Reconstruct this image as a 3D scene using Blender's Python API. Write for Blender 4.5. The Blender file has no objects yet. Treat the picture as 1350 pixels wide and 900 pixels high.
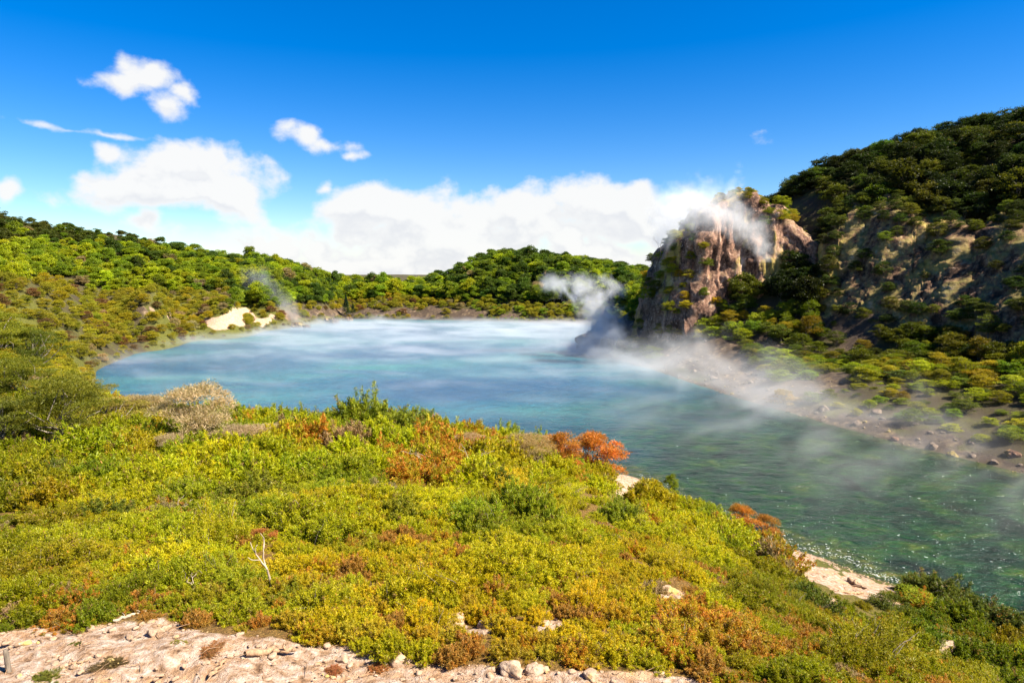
import bpy, math, random
import numpy as np
from mathutils import Vector, Matrix, Euler

# ------------------------------------------------------------------ camera, sky, sun
SC = bpy.context.scene
COL = SC.collection
HC = 15.0                                   # eye height above the lake
PITCH = math.radians(5.71)
cam_d = bpy.data.cameras.new('camera'); cam = bpy.data.objects.new('camera', cam_d); COL.objects.link(cam)
cam.location = (0, 0, HC); cam.rotation_euler = (math.pi/2 - PITCH, 0, 0)
cam_d.lens = 24; cam_d.sensor_width = 36; cam_d.clip_end = 9000; cam_d.clip_start = 0.1
SC.camera = cam
SUN_AZ = math.radians(112)                   # clockwise from +Y (view direction)
SUN_EL = math.radians(47)
sun_d = bpy.data.lights.new('sun', 'SUN'); sun = bpy.data.objects.new('sun', sun_d); COL.objects.link(sun)
sdir = Vector((math.sin(SUN_AZ)*math.cos(SUN_EL), math.cos(SUN_AZ)*math.cos(SUN_EL), math.sin(SUN_EL)))
sun.rotation_euler = sdir.to_track_quat('Z', 'Y').to_euler(); sun.location = sdir*300
sun_d.energy = 5.0; sun_d.angle = math.radians(0.5); sun_d.color = (1.0, 0.93, 0.80)
SC.view_settings.view_transform = 'Standard'; SC.view_settings.look = 'None'
SC.view_settings.exposure = 1.7; SC.view_settings.gamma = 1.0
SC.render.engine = 'CYCLES'
SC.cycles.max_bounces = 6; SC.cycles.diffuse_bounces = 3; SC.cycles.glossy_bounces = 2
SC.cycles.transmission_bounces = 3; SC.cycles.transparent_max_bounces = 12; SC.cycles.volume_bounces = 2
SC.cycles.use_denoising = True
SC.cycles.sample_clamp_indirect = 6

def pdir(px, py):
    u = (px-675)/900; v = (450-py)/900
    return np.array([u, math.cos(PITCH)+v*math.sin(PITCH), v*math.cos(PITCH)-math.sin(PITCH)])
def at(px, py, Y, dz=0.0):
    d = pdir(px, py); k = Y/d[1]
    return (d[0]*k, Y, HC+d[2]*k+dz)
def project(x, y, z):
    x = np.asarray(x, float); y = np.asarray(y, float); z = np.asarray(z, float)-HC
    f = y*math.cos(PITCH)-z*math.sin(PITCH); up = y*math.sin(PITCH)+z*math.cos(PITCH)
    f = np.where(f > .1, f, .1)
    return 675+900*x/f, 450-900*up/f

# node helpers
class NT:
    def __init__(s, tree): s.t = tree; s.n = tree.nodes; s.l = tree.links
    def new(s, typ, **kw):
        n = s.n.new(typ)
        for k, v in kw.items(): setattr(n, k, v)
        return n
    def put(s, sock, v):
        if isinstance(v, bpy.types.NodeSocket): s.l.new(v, sock)
        elif v is not None: sock.default_value = v
    def math(s, op, a, b=None, c=None, clamp=False):
        n = s.new('ShaderNodeMath', operation=op, use_clamp=clamp)
        s.put(n.inputs[0], a); s.put(n.inputs[1], b); s.put(n.inputs[2], c)
        return n.outputs[0]
    def vmath(s, op, a, b=None):
        n = s.new('ShaderNodeVectorMath', operation=op)
        s.put(n.inputs[0], a); s.put(n.inputs[1], b)
        return n.outputs['Value'] if op in ('LENGTH', 'DOT_PRODUCT', 'DISTANCE') else n.outputs[0]
    def mix(s, f, a, b, mode='MIX'):
        n = s.new('ShaderNodeMix', data_type='RGBA', blend_type=mode)
        s.put(n.inputs[0], f); s.put(n.inputs[6], a); s.put(n.inputs[7], b)
        return n.outputs[2]
    def noise(s, vec, scale, detail=4, rough=.55, dist=0.0, dims='3D'):
        n = s.new('ShaderNodeTexNoise', noise_dimensions=dims)
        if vec is not None: s.l.new(vec, n.inputs['Vector'])
        n.inputs['Scale'].default_value = scale; n.inputs['Detail'].default_value = detail
        n.inputs['Roughness'].default_value = rough; n.inputs['Distortion'].default_value = dist
        return n.outputs[0]
    def sstep(s, v, lo, hi, a=0.0, b=1.0):
        n = s.new('ShaderNodeMapRange', interpolation_type='SMOOTHSTEP')
        s.put(n.inputs[0], v); s.put(n.inputs[1], lo); s.put(n.inputs[2], hi); s.put(n.inputs[3], a); s.put(n.inputs[4], b)
        return n.outputs[0]
    def ramp(s, f, stops):
        n = s.new('ShaderNodeValToRGB'); s.put(n.inputs[0], f)
        e = n.color_ramp.elements
        while len(e) < len(stops): e.new(.5)
        for i, (p, c) in enumerate(stops): e[i].position = p; e[i].color = (*c, 1)
        return n.outputs[0]
    def mapping(s, vec, scale=(1,1,1), rot=(0,0,0), loc=(0,0,0)):
        if s.t.bl_idname == 'GeometryNodeTree':
            r = s.new('ShaderNodeVectorRotate', rotation_type='Z_AXIS'); s.l.new(vec, r.inputs[0]); r.inputs['Angle'].default_value = rot[2]
            return s.vmath('MULTIPLY', r.outputs[0], tuple(scale))
        n = s.new('ShaderNodeMapping'); s.l.new(vec, n.inputs[0])
        n.inputs[1].default_value = loc; n.inputs[2].default_value = rot; n.inputs[3].default_value = scale
        return n.outputs[0]

world = bpy.data.worlds.new('World'); SC.world = world; world.use_nodes = True
def build_world():
    w = NT(world.node_tree); w.n.clear()
    sky = w.new('ShaderNodeTexSky', sky_type='NISHITA', sun_disc=False)
    sky.sun_elevation = SUN_EL; sky.sun_rotation = SUN_AZ
    sky.altitude = 400; sky.air_density = 1.0; sky.dust_density = 0.4; sky.ozone_density = 3.5
    hs = w.new('ShaderNodeHueSaturation'); hs.inputs['Saturation'].default_value = 1.50; hs.inputs['Hue'].default_value = .512; hs.inputs['Value'].default_value = 1.12
    w.l.new(sky.outputs[0], hs.inputs['Color'])
    SKY_S = 0.05
    # clouds: soft lobes in azimuth and elevation, broken up by noise on the view direction
    lobes = [(160,108,40,14,.5),(205,104,46,20,.6),(218,138,26,26,.58),(240,122,24,16,.5),(90,100,24,12,.12),
             (95,171,64,6,.5),(150,176,50,7,.5),
             (250,230,100,43,1.15),(150,202,26,18,.7),(190,243,74,32,.8),(310,256,46,40,.9),(255,215,50,26,.9),(140,250,44,14,.3),
             (8,256,20,17,.6),(70,268,26,15,.35),(200,288,32,18,.5),(236,300,46,14,.4),
             (415,184,32,11,.5),(440,195,34,11,.55),(466,206,26,8,.5),
             (480,270,70,26,.8),(540,302,105,48,1.1),(640,305,100,48,1.1),(705,285,52,42,1.0),(760,285,80,46,1.1),(825,285,70,44,1.1),(885,300,60,44,.9),(935,330,70,60,.8),
             (420,335,100,30,.6),(418,245,17,13,.5),(350,325,80,26,.45),(580,352,280,30,.8),(800,345,200,34,.9),(560,285,70,40,.8),
             (968,232,18,10,.16),(955,255,18,22,.16),(1003,172,12,6,.12),(355,262,30,10,.14),(400,285,44,16,.2)]
    grp = bpy.data.node_groups.new('cloud_cover', 'ShaderNodeTree')
    grp.interface.new_socket('P', in_out='INPUT', socket_type='NodeSocketVector')
    grp.interface.new_socket('Cover', in_out='OUTPUT', socket_type='NodeSocketFloat')
    g = NT(grp); gi = g.new('NodeGroupInput'); go = g.new('NodeGroupOutput')
    acc = None
    wob = g.noise(gi.outputs[0], 9, 3, .5); wob2 = g.noise(g.vmath('ADD', gi.outputs[0], (7.3,2.1,.4)), 9, 3, .5)
    cm = g.new('ShaderNodeCombineXYZ'); g.l.new(g.math('MULTIPLY_ADD', wob, .07, -.035), cm.inputs[0]); g.l.new(g.math('MULTIPLY_ADD', wob2, .04, -.02), cm.inputs[1])
    P2 = g.vmath('ADD', gi.outputs[0], cm.outputs[0])
    for (px, py, rx, ry, st) in lobes:
        d = pdir(px, py); d = d/np.linalg.norm(d)
        az = math.atan2(d[0], d[1]); el = math.asin(d[2])
        k = math.cos(az)*.98
        sx = rx/900*k*k*1.15; sy = ry/900*k*1.1
        v = g.vmath('MULTIPLY', g.vmath('SUBTRACT', P2, (az, el, 0)), (1/sx, 1/sy, 1))
        q = g.math('MULTIPLY_ADD', g.vmath('LENGTH', v), -st, st*1.25)     # st*(1.25-d)
        acc = q if acc is None else g.math('SMOOTH_MAX', acc, q, .12)
    acc = g.math('MINIMUM', acc, .78)
    n1 = g.noise(g.mapping(gi.outputs[0], (1, 1.3, 1)), 13, 10, .56, .1)
    n2 = g.new('ShaderNodeTexVoronoi', feature='SMOOTH_F1'); g.l.new(g.vmath('ADD', gi.outputs[0], cm.outputs[0]), n2.inputs['Vector']); n2.inputs['Scale'].default_value = 24; n2.inputs['Smoothness'].default_value = .5
    cov = g.math('ADD', acc, g.math('MULTIPLY_ADD', n1, 1.9, -1.0))
    cov = g.math('ADD', cov, g.math('MULTIPLY_ADD', n2.outputs['Distance'], -.45, .16))
    g.l.new(cov, go.inputs[0])
    tc = w.new('ShaderNodeTexCoord')
    sp = w.new('ShaderNodeSeparateXYZ'); w.l.new(w.vmath('NORMALIZE', tc.outputs['Generated']), sp.inputs[0])
    az = w.math('ARCTAN2', sp.outputs[0], sp.outputs[1]); el = w.math('ARCSINE', sp.outputs[2])
    cb = w.new('ShaderNodeCombineXYZ'); w.l.new(az, cb.inputs[0]); w.l.new(el, cb.inputs[1])
    def call(vec):
        n = w.new('ShaderNodeGroup'); n.node_tree = grp; w.l.new(vec, n.inputs[0]); return n.outputs[0]
    c0 = call(cb.outputs[0])
    c1 = call(w.vmath('ADD', cb.outputs[0], (.018, .026, 0)))
    alpha = w.sstep(c0, .0, .46)
    lit = w.sstep(w.math('SUBTRACT', c0, c1), -.22, .22)
    lit = w.math('MAXIMUM', lit, w.sstep(c0, .8, .2))
    ccol = w.mix(lit, (5.0, 5.1, 5.35, 1), (6.0, 6.0, 5.95, 1))
    # the air just above the skyline is paler
    out = w.mix(w.math('MULTIPLY', alpha, .97), hs.outputs[0], ccol)
    bg = w.new('ShaderNodeBackground'); w.l.new(out, bg.inputs[0]); bg.inputs[1].default_value = SKY_S
    o = w.new('ShaderNodeOutputWorld'); w.l.new(bg.outputs[0], o.inputs[0])
build_world(); world.cycles.sampling_method='MANUAL'; world.cycles.sample_map_resolution=256

# ------------------------------------------------------------------ numpy noise
def _h(ix, iy, iz, seed):
    n = (ix.astype(np.int64)*374761393 + iy.astype(np.int64)*668265263 + iz.astype(np.int64)*2147483647 + seed*144269504) & 0xffffffff
    n = ((n ^ (n >> 13))*1274126177) & 0xffffffff
    n = ((n ^ (n >> 16))*2246822519) & 0xffffffff
    return ((n ^ (n >> 15)) & 0xffffff)/float(0xffffff)
def vnoise(x, y, z=None, seed=0):
    x = np.asarray(x, float); y = np.asarray(y, float); z = np.zeros_like(x) if z is None else np.asarray(z, float)
    x, y, z = np.broadcast_arrays(x, y, z)
    i = np.floor(x); j = np.floor(y); k = np.floor(z)
    a = x-i; b = y-j; c = z-k
    a = a*a*(3-2*a); b = b*b*(3-2*b); c = c*c*(3-2*c)
    r = 0
    for di in (0, 1):
        for dj in (0, 1):
            for dk in (0, 1):
                r = r + _h(i+di, j+dj, k+dk, seed)*(a if di else 1-a)*(b if dj else 1-b)*(c if dk else 1-c)
    return r*2-1
def fbm(x, y, z=None, seed=0, oct=4, gain=.5):
    s = 0; a = 1.0; f = 1.0
    for o in range(oct):
        s = s + a*vnoise(x*f, y*f, None if z is None else z*f, seed+o*17); a *= gain; f *= 2.03
    return s
def ridged(x, y, z, seed=0, oct=4):
    s = 0; a = 1.0; f = 1.0
    for o in range(oct):
        s = s + a*(1-2*np.abs(vnoise(x*f, y*f, z*f, seed+o*31))); a *= .5; f *= 2.1
    return s
def sm(v, lo, hi):
    t = np.clip((v-lo)/(hi-lo), 0, 1); return t*t*(3-2*t)

# ------------------------------------------------------------------ terrain heights
CP = []
def cp(*pts):
    for p in pts: CP.append(p)
def shore_in(pts, dirs):                     # water's edge at 0 with the bed falling away beside it
    for (x, y), (dx, dy) in zip(pts, dirs): CP.append((x, y, 0.0)); CP.append((x+dx*5, y+dy*5, -1.6))
near = [(24,8),(22.6,18),(21.6,27.5),(19,31.3),(16.6,35),(14.4,38.6),(11.3,43),(9.6,50),(4,54),(-5,55),(-15,57),(-26,60),(-38,66),(-47,76),(-56,91),(-68,110),(-83,132),(-96,150)]
near_d = [(1,0),(1,.1),(.9,.4),(.8,.6),(.8,.6),(.8,.6),(.7,.7),(.6,.8),(.3,1),(.2,1),(.2,1),(.2,1),(.5,.9),(.8,.6),(.9,.4),(.9,.4),(.9,.3),(.9,0)]
shore_in(near, near_d)
far = [(-84,172),(-72,184),(-62,191),(-60,204),(-58,218),(-48,223),(-32,221),(-18,218),(-4,212),(8,205),(17,199),(24,190),(24,172)]
far_d = [(.5,-.9),(.4,-.9),(.9,-.5),(1,0),(.7,-.7),(.1,-1),(0,-1),(0,-1),(-.2,-1),(-.3,-1),(-.4,-.9),(-1,-.4),(-1,0)]
shore_in(far, far_d)
right = [(20,158),(17,142),(15.5,131),(19,118),(21.5,107),(25.5,88),(30,73),(34.4,58),(38.4,50),(41,40),(42,25),(42,8)]
right_d = [(-1,0),(-1,0),(-1,-.2),(-.9,-.3),(-.9,-.3),(-.9,-.3),(-.9,-.3),(-.8,-.5),(-.8,-.4),(-1,0),(-1,0),(-1,0)]
shore_in(right, right_d)
cp((0,80,-4),(-30,100,-4),(-60,150,-4),(-30,190,-4),(0,130,-4),(10,90,-4),(15,60,-3),(28,45,-2.5),(30,30,-2.5),(32,10,-2.5),(-20,75,-3),(-50,120,-4),(-75,150,-3),(5,170,-4),(-20,150,-4))
# terrace in the foreground
cp((0,0,10.6),(-8,0,10.8),(10,0,9.6),(0,7,9.7),(-8,8,9.9),(6,8,9.2),(0,14,9.1),(-6,14,9.3),(-14,14,9.4),(-22,12,10.2),(-3,22,8.5),(-12,22,8.6),(-22,24,8.8),
   (4,22,7.3),(-2,30,7.4),(-10,31,7.4),(-18,32,7.5),(4,30,5.4),(-28,34,8.6),(-34,42,8.6),(-24,42,6.6),(-12,40,5.4),(0,38,5.0),(7,36,1.9),(-44,52,8.5),
   (10,14,5.9),(9,22,4.6),(14,22,2.4),(18,22,1.0),(13,14,4.4),(17,12,3.0),(15,6,5.2),(11,30,1.9),(15,30,.95),(8,41,1.2),(12,37,.8),(17.5,29.5,.8),(18.5,24,1.0),(5,44,1.4),(-4,47,2.2),(20,15,1.5),(18,4,4.5))
# left hillside
cp((-50,62,6),(-58,76,7),(-70,92,7),(-84,112,7.5),(-98,135,6.5),(-105,152,5.5),(-40,30,12),(-60,50,13),(-75,75,15.5),(-90,95,18),(-60,10,16),(-100,60,24),
   at(0,280,112,-4),at(100,290,130,-4),at(200,305,150,-4.5),at(300,325,175,-4.5),at(350,338,192,-4.5),at(420,352,216,-4.5),at(500,365,242,-5),at(560,371,246,-5.5),
   at(600,360,243,-5),at(640,342,242,-4),at(690,328,240,-3.5),at(745,332,238,-3.5),at(790,345,236,-4),at(830,350,232,-5),at(900,350,235,-5),
   at(110,372,148,-.8),at(60,375,130,-1),at(200,365,162,-1.5),at(160,400,158,-1),at(230,395,168,-1),at(300,380,185,-2.5),at(380,390,205,-2),at(290,408,181,-.2),at(330,420,188,-.2),at(250,412,178,-.3),at(200,425,168,-.5),at(140,437,158,-.6),at(350,427,190,-.2),
   at(450,400,232,-2.5),at(550,400,230,-2.5),at(650,395,226,-3),at(750,400,216,-3),at(560,380,236,-4),at(700,370,232,-5),at(800,385,215,-4),
   (-140,100,32),(-150,170,32),(-130,230,26),(-90,260,18),(-40,290,10),(20,290,12),(60,260,12))
# right: debris slope, scarp foot and hill behind
cp((28,112,3.5),(30,100,3.0),(35,92,3.4),(34,82,2.2),(40,78,3.2),(40,66,2.0),(46,60,3.0),(46,72,4.4),(43,86,4.6),(45,50,2.4),(50,58,4.2),(50,45,4),(52,28,6),(50,10,6),
   at(1350,480,72),at(1250,462,84),at(1150,452,92),at(1080,445,100),(36,104,4.8),(44,100,6.2),(60,66,6.5),
   at(1150,330,106),at(1250,330,98),at(1350,330,90),at(1150,270,112,-2),at(1250,270,104,-2),at(1350,285,94,-2),
   at(1020,255,128,-4),at(1080,215,128,-4),at(1150,180,128,-4),at(1250,160,124,-4),at(1350,132,120,-4),at(1450,110,114,-4.5),
   (78,75,22),(85,60,22),(75,45,14),(75,20,14),(100,80,38),(110,40,32),(110,130,40),(90,160,34),(60,160,26),(40,150,18),(30,140,12),(28,165,5),(40,190,8),(60,200,14),(30,205,4),(24,128,4))
CP = np.array(CP, float)
def _tps(pts, vals, lam=1.5):
    n = len(pts); d = np.linalg.norm(pts[:,None]-pts[None], axis=2)
    K = np.where(d > 0, d*d*np.log(np.maximum(d, 1e-9)), 0) + lam*np.eye(n)
    Pm = np.hstack([np.ones((n,1)), pts]); A = np.zeros((n+3, n+3)); A[:n,:n] = K; A[:n,n:] = Pm; A[n:,:n] = Pm.T
    b = np.zeros(n+3); b[:n] = vals
    return np.linalg.solve(A, b)
# distances shrink logarithmically with range, so near and far points weigh alike
def _warp(x, y):
    r = np.hypot(x, y); k = np.log1p(r/25.0)*25.0/np.maximum(r, 1e-6)
    return np.stack([x*k, y*k], -1)
_pw = _warp(CP[:,0], CP[:,1]); _W = _tps(_pw/20, CP[:,2], .01)
def base_h(x, y):
    x = np.asarray(x, float); sh = x.shape; x = x.ravel(); y = np.asarray(y, float).ravel()
    out = np.empty(len(x))
    for a in range(0, len(x), 20000):
        q = _warp(x[a:a+20000], y[a:a+20000])/20
        d = np.linalg.norm(q[:,None]-(_pw/20)[None], axis=2)
        K = np.where(d > 0, d*d*np.log(np.maximum(d, 1e-9)), 0)
        out[a:a+20000] = K@_W[:-3] + _W[-3] + q@_W[-2:]
    r = np.hypot(x, y)
    out = np.clip(out, -5, 48)
    m = sm(r, 250, 420)
    m = np.maximum(m, sm(-y, 5, 60))
    out = out*(1-m) + m*(7+3*vnoise(x/150, y/150, seed=5))
    return out.reshape(sh)
def blob_mask(px, py, Y, blobs):
    m = np.zeros_like(px)
    for (cx, cy, rx, ry, y0, y1) in blobs:
        d = np.hypot((px-cx)/rx, (py-cy)/ry)
        m = np.maximum(m, (1-sm(d, .65, 1.15))*((Y > y0) & (Y < y1)))
    return m
BARE = [(600,826,26,14,8,16),(640,828,18,10,8,16),(722,832,20,10,8,16),(880,785,24,11,8,20),(662,882,30,8,6,14),(905,678,13,7,25,60),(825,640,34,18,35,60),
        (1050,738,26,12,20,45),(1085,755,30,13,20,45),(1120,768,34,14,20,45),(1150,778,30,15,20,45),(1180,790,20,10,20,40),(1088,800,14,14,15,40),(990,722,12,6,20,40),
        (1300,885,40,14,5,30),(1215,770,30,7,20,40),(915,815,14,8,8,20),(800,805,12,6,8,20),
        (300,420,34,11,120,230),(258,408,14,5,120,230),(340,424,24,6,120,230),(228,415,16,6,120,230),(190,412,14,5,120,230),(120,370,26,4,100,190),(160,362,24,10,100,190),(190,380,20,9,100,190),(95,374,12,3,100,190),
        (400,413,50,5,150,260),(500,417,60,4,150,260),(560,412,30,7,150,260),(612,413,34,8,150,260),(700,424,90,3,150,260),(440,410,20,7,150,260),
        (880,455,30,18,60,125),(930,470,60,26,60,125),(985,500,50,24,60,125),(1040,520,60,16,50,110),(860,420,40,30,60,125),(1100,500,30,14,50,110),
        (1150,556,50,10,40,90),(1220,580,50,12,40,90),(1010,455,30,16,60,125),(820,430,30,30,90,160),(800,450,20,20,90,160),
        (1200,360,120,80,70,130),(1300,380,90,90,60,130),(1120,400,60,60,60,130),(1140,262,10,22,90,140)]
def bare_mask(x, y, z):
    px, py = project(x, y, z)
    wob = fbm(x/(.6+.02*y), y/(.6+.02*y), seed=61, oct=3)
    pxw = px + wob*9; pyw = py + fbm(x/(.6+.02*y)+9, y/(.6+.02*y), seed=62, oct=3)*8
    m = blob_mask(pxw, pyw, y, BARE)
    line = np.interp(px, [-200,0,60,200,260,340,420,520,640,760,900,1100,1500], [840,834,828,814,822,832,846,862,871,878,892,920,960])
    m = np.maximum(m, sm(pyw-line, -4, 10)*((y < 14) & (y > -3)))
    m = np.maximum(m, ((y < 6) & (np.abs(x) < 6))*.8)
    m = np.maximum(m, sm(-z, -.6-wob*.3, -.1)*((x > 16) & (y > 34) & (y < 150))*.95)
    return m
def height(x, y):
    h = base_h(x, y)
    land = sm(h, .05, 1.5)
    r = np.hypot(x, y)
    h = h + land*(fbm(x/11, y/11, seed=3, oct=3)*.35*sm(r, 10, 60) + fbm(x/2.3, y/2.3, seed=8, oct=3)*.12)
    h = h + fbm(x/3.5, y/3.5, seed=23, oct=2)*.10*(1-land)
    return h

# ------------------------------------------------------------------ mesh + object helpers
def mesh_np(name, V, F, mats=(), smooth=False, attrs=None):
    """V (n,3); F (m,4) or (m,3) arrays, or a list of such arrays"""
    me = bpy.data.meshes.new(name)
    V = np.ascontiguousarray(V, dtype=np.float32)
    Fs = F if isinstance(F, list) else [F]
    loops = np.concatenate([f.ravel() for f in Fs]).astype(np.int32)
    tot = np.concatenate([np.full(len(f), f.shape[1]) for f in Fs]).astype(np.int32)
    me.vertices.add(len(V)); me.vertices.foreach_set('co', V.ravel())
    me.loops.add(len(loops)); me.loops.foreach_set('vertex_index', loops)
    st = np.concatenate([[0], np.cumsum(tot)[:-1]]).astype(np.int32)
    me.polygons.add(len(tot)); me.polygons.foreach_set('loop_start', st); me.polygons.foreach_set('loop_total', tot)
    if smooth: me.polygons.foreach_set('use_smooth', np.ones(len(tot), bool))
    me.update(calc_edges=True)
    for m in mats: me.materials.append(m)
    for k, (dom, arr) in (attrs or {}).items():
        a = me.attributes.new(k, 'FLOAT', dom); a.data.foreach_set('value', np.ascontiguousarray(arr, dtype=np.float32).ravel())
    me.validate(clean_customdata=False)
    return me
def obj(name, me, parent=None, loc=None):
    o = bpy.data.objects.new(name, me); COL.objects.link(o)
    if parent is not None: o.parent = parent
    if loc is not None: o.location = loc
    return o
def tag(o, label=None, cat=None, group=None, kind=None):
    if label: o['label'] = label
    if cat: o['category'] = cat
    if group: o['group'] = group
    if kind: o['kind'] = kind
    return o
def grid_faces(nu, nv, wrap=False):
    i = np.arange(nu-1)[:,None]; j = np.arange(nv if wrap else nv-1)[None]
    j2 = (j+1) % nv
    a = i*nv+j; b = i*nv+j2; c = (i+1)*nv+j2; d = (i+1)*nv+j
    return np.stack([a, b, c, d], -1).reshape(-1, 4)

# ------------------------------------------------------------------ materials
def new_mat(name):
    m = bpy.data.materials.new(name); m.use_nodes = True
    t = NT(m.node_tree); t.n.clear()
    out = t.new('ShaderNodeOutputMaterial')
    return m, t, out
def bump(t, h, strength, dist):
    b = t.new('ShaderNodeBump'); t.l.new(h, b.inputs['Height']); b.inputs['Strength'].default_value = strength; b.inputs['Distance'].default_value = dist
    return b.outputs[0]
def mat_ground():
    m, t, out = new_mat('ground')
    geo = t.new('ShaderNodeNewGeometry'); P = geo.outputs['Position']
    bare = t.new('ShaderNodeAttribute', attribute_name='bare').outputs['Fac']
    rock = t.new('ShaderNodeAttribute', attribute_name='ochre').outputs['Fac']
    near = t.new('ShaderNodeAttribute', attribute_name='near').outputs['Fac']
    nA = t.noise(P, 5.5, 8, .65); nB = t.noise(P, .35, 5, .6); nC = t.noise(P, 22, 5, .7); nD = t.noise(P, 1.4, 6, .65)
    sand = t.ramp(nA, [(.30, (.09,.045,.022)), (.42, (.30,.18,.10)), (.55, (.45,.325,.235)), (.72, (.60,.51,.42))])
    rust = t.ramp(nD, [(.35, (.42,.20,.07)), (.5, (.27,.11,.035)), (.65, (.48,.31,.17))])
    sand = t.mix(t.math('MULTIPLY', t.sstep(nD, .50, .62), .85), sand, rust)
    rk = t.ramp(nD, [(.32, (.015,.010,.008)), (.42, (.06,.038,.026)), (.5, (.14,.09,.06)), (.58, (.17,.12,.05)), (.68, (.30,.22,.17)), (.8, (.10,.06,.04))])
    sand = t.mix(rock, sand, rk)
    soil = t.ramp(nA, [(.35, (.035,.036,.006)), (.55, (.095,.095,.014)), (.7, (.15,.12,.022))])
    litter = t.ramp(nC, [(.35, (.05,.02,.008)), (.55, (.26,.11,.03)), (.72, (.45,.27,.10))])
    soil = t.mix(t.math('MULTIPLY', near, .6), soil, litter)
    f = t.sstep(t.math('ADD', bare, t.math('MULTIPLY_ADD', nA, .6, -.3)), .3, .62)
    col = t.mix(f, soil, sand)
    sepz = t.new('ShaderNodeSeparateXYZ'); t.l.new(P, sepz.inputs[0])
    col = t.mix(t.math('MULTIPLY', rock, t.sstep(nB, .42, .70, .85, .15)), col, (.045,.030,.020,1))
    wet = t.sstep(sepz.outputs[2], .16, .0)
    col = t.mix(t.math('MULTIPLY', wet, .6), col, (.06,.045,.02,1))
    b = t.new('ShaderNodeBsdfPrincipled'); t.l.new(col, b.inputs['Base Color']); b.inputs['Roughness'].default_value = .92
    b.inputs['Specular IOR Level'].default_value = .2
    hh = t.math('ADD', t.math('MULTIPLY', nA, 1.0), t.math('MULTIPLY', nC, .35))
    t.l.new(bump(t, hh, .9, .12), b.inputs['Normal']); t.l.new(b.outputs[0], out.inputs[0])
    return m
def mat_rock(name, stops, moss=.25, scale=.5, dark_x=None, streak=.38, bdist=.35, lean=0.0):
    m, t, out = new_mat(name)
    geo = t.new('ShaderNodeNewGeometry'); P = geo.outputs['Position']
    Pv = t.mapping(P, (1, 1, streak), (0, lean, 0))
    n1 = t.noise(Pv, scale, 7, .66, .4); n2 = t.noise(P, scale*5, 7, .7); n3 = t.noise(Pv, scale*.35, 4, .6, .3); n4 = t.noise(P, scale*18, 4, .7)
    col = t.ramp(t.math('ADD', t.math('MULTIPLY', n1, .65), t.math('MULTIPLY', n2, .35)), stops)
    spx = t.new('ShaderNodeSeparateXYZ'); t.l.new(P, spx.inputs[0])
    if dark_x is not None: dk = t.math('MULTIPLY', t.sstep(t.math('MULTIPLY_ADD', n3, 14, spx.outputs[0]), dark_x+14, dark_x), .8)  # shade of the flank turned from the sun, put into the rock colour
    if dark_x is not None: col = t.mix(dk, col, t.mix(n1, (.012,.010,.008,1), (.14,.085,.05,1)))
    col = t.mix(t.math('MULTIPLY', t.sstep(n3, .56, .64), .65), col, (.42,.31,.07,1))          # sulphur and ochre crust
    col = t.mix(t.math('MULTIPLY', t.sstep(n2, .58, .70), .25 if lean else .7), col, (.56,.45,.36,1))           # white sinter
    nz = t.new('ShaderNodeSeparateXYZ'); t.l.new(geo.outputs['Normal'], nz.inputs[0])
    mo = t.math('MULTIPLY', t.sstep(nz.outputs[2], .15, .7), t.sstep(n1, .42, .6))
    col = t.mix(t.math('MULTIPLY', mo, moss*2.5, clamp=True), col, (.10,.095,.018,1))
    b = t.new('ShaderNodeBsdfPrincipled'); t.l.new(col, b.inputs['Base Color']); b.inputs['Roughness'].default_value = .9; b.inputs['Specular IOR Level'].default_value = .2
    hh = t.math('ADD', n1, t.math('ADD', t.math('MULTIPLY', n2, .5), t.math('MULTIPLY', n4, .18)))
    t.l.new(bump(t, hh, .9, bdist), b.inputs['Normal']); t.l.new(b.outputs[0], out.inputs[0])
    return m
def mat_leaf(name, instanced=False):
    m, t, out = new_mat(name)
    if instanced:
        base = t.new('ShaderNodeAttribute', attribute_name='tcol', attribute_type='INSTANCER').outputs['Color']
    else:
        base = t.new('ShaderNodeObjectInfo').outputs['Color']
    ti = t.new('ShaderNodeAttribute', attribute_name='tint').outputs['Fac']
    ex = t.new('ShaderNodeAttribute', attribute_name='dry').outputs['Fac']
    hs = t.new('ShaderNodeHueSaturation'); t.l.new(base, hs.inputs['Color'])
    t.l.new(t.math('MULTIPLY_ADD', ti, -.045, .5225), hs.inputs['Hue'])
    t.l.new(t.math('MULTIPLY_ADD', ti, .95, .50), hs.inputs['Value'])
    col = t.mix(t.sstep(ex, .86, .90), hs.outputs[0], (.22,.13,.045,1)); col = t.mix(t.sstep(ex, .955, .965), col, (.44,.17,.018,1))
    d = t.new('ShaderNodeBsdfDiffuse'); t.l.new(col, d.inputs[0])
    tr = t.new('ShaderNodeBsdfTranslucent'); t.l.new(t.mix(1.0, col, (1.15,1.15,.45,1), 'MULTIPLY'), tr.inputs[0])
    mx = t.new('ShaderNodeMixShader'); mx.inputs[0].default_value = .46
    t.l.new(d.outputs[0], mx.inputs[1]); t.l.new(tr.outputs[0], mx.inputs[2])
    gl = t.new('ShaderNodeBsdfGlossy'); gl.inputs[1].default_value = .5; gl.inputs[0].default_value = (.9,.9,.8,1)
    m2 = t.new('ShaderNodeMixShader'); m2.inputs[0].default_value = .012
    t.l.new(mx.outputs[0], m2.inputs[1]); t.l.new(gl.outputs[0], m2.inputs[2])
    t.l.new(m2.outputs[0], out.inputs[0])
    return m
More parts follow.
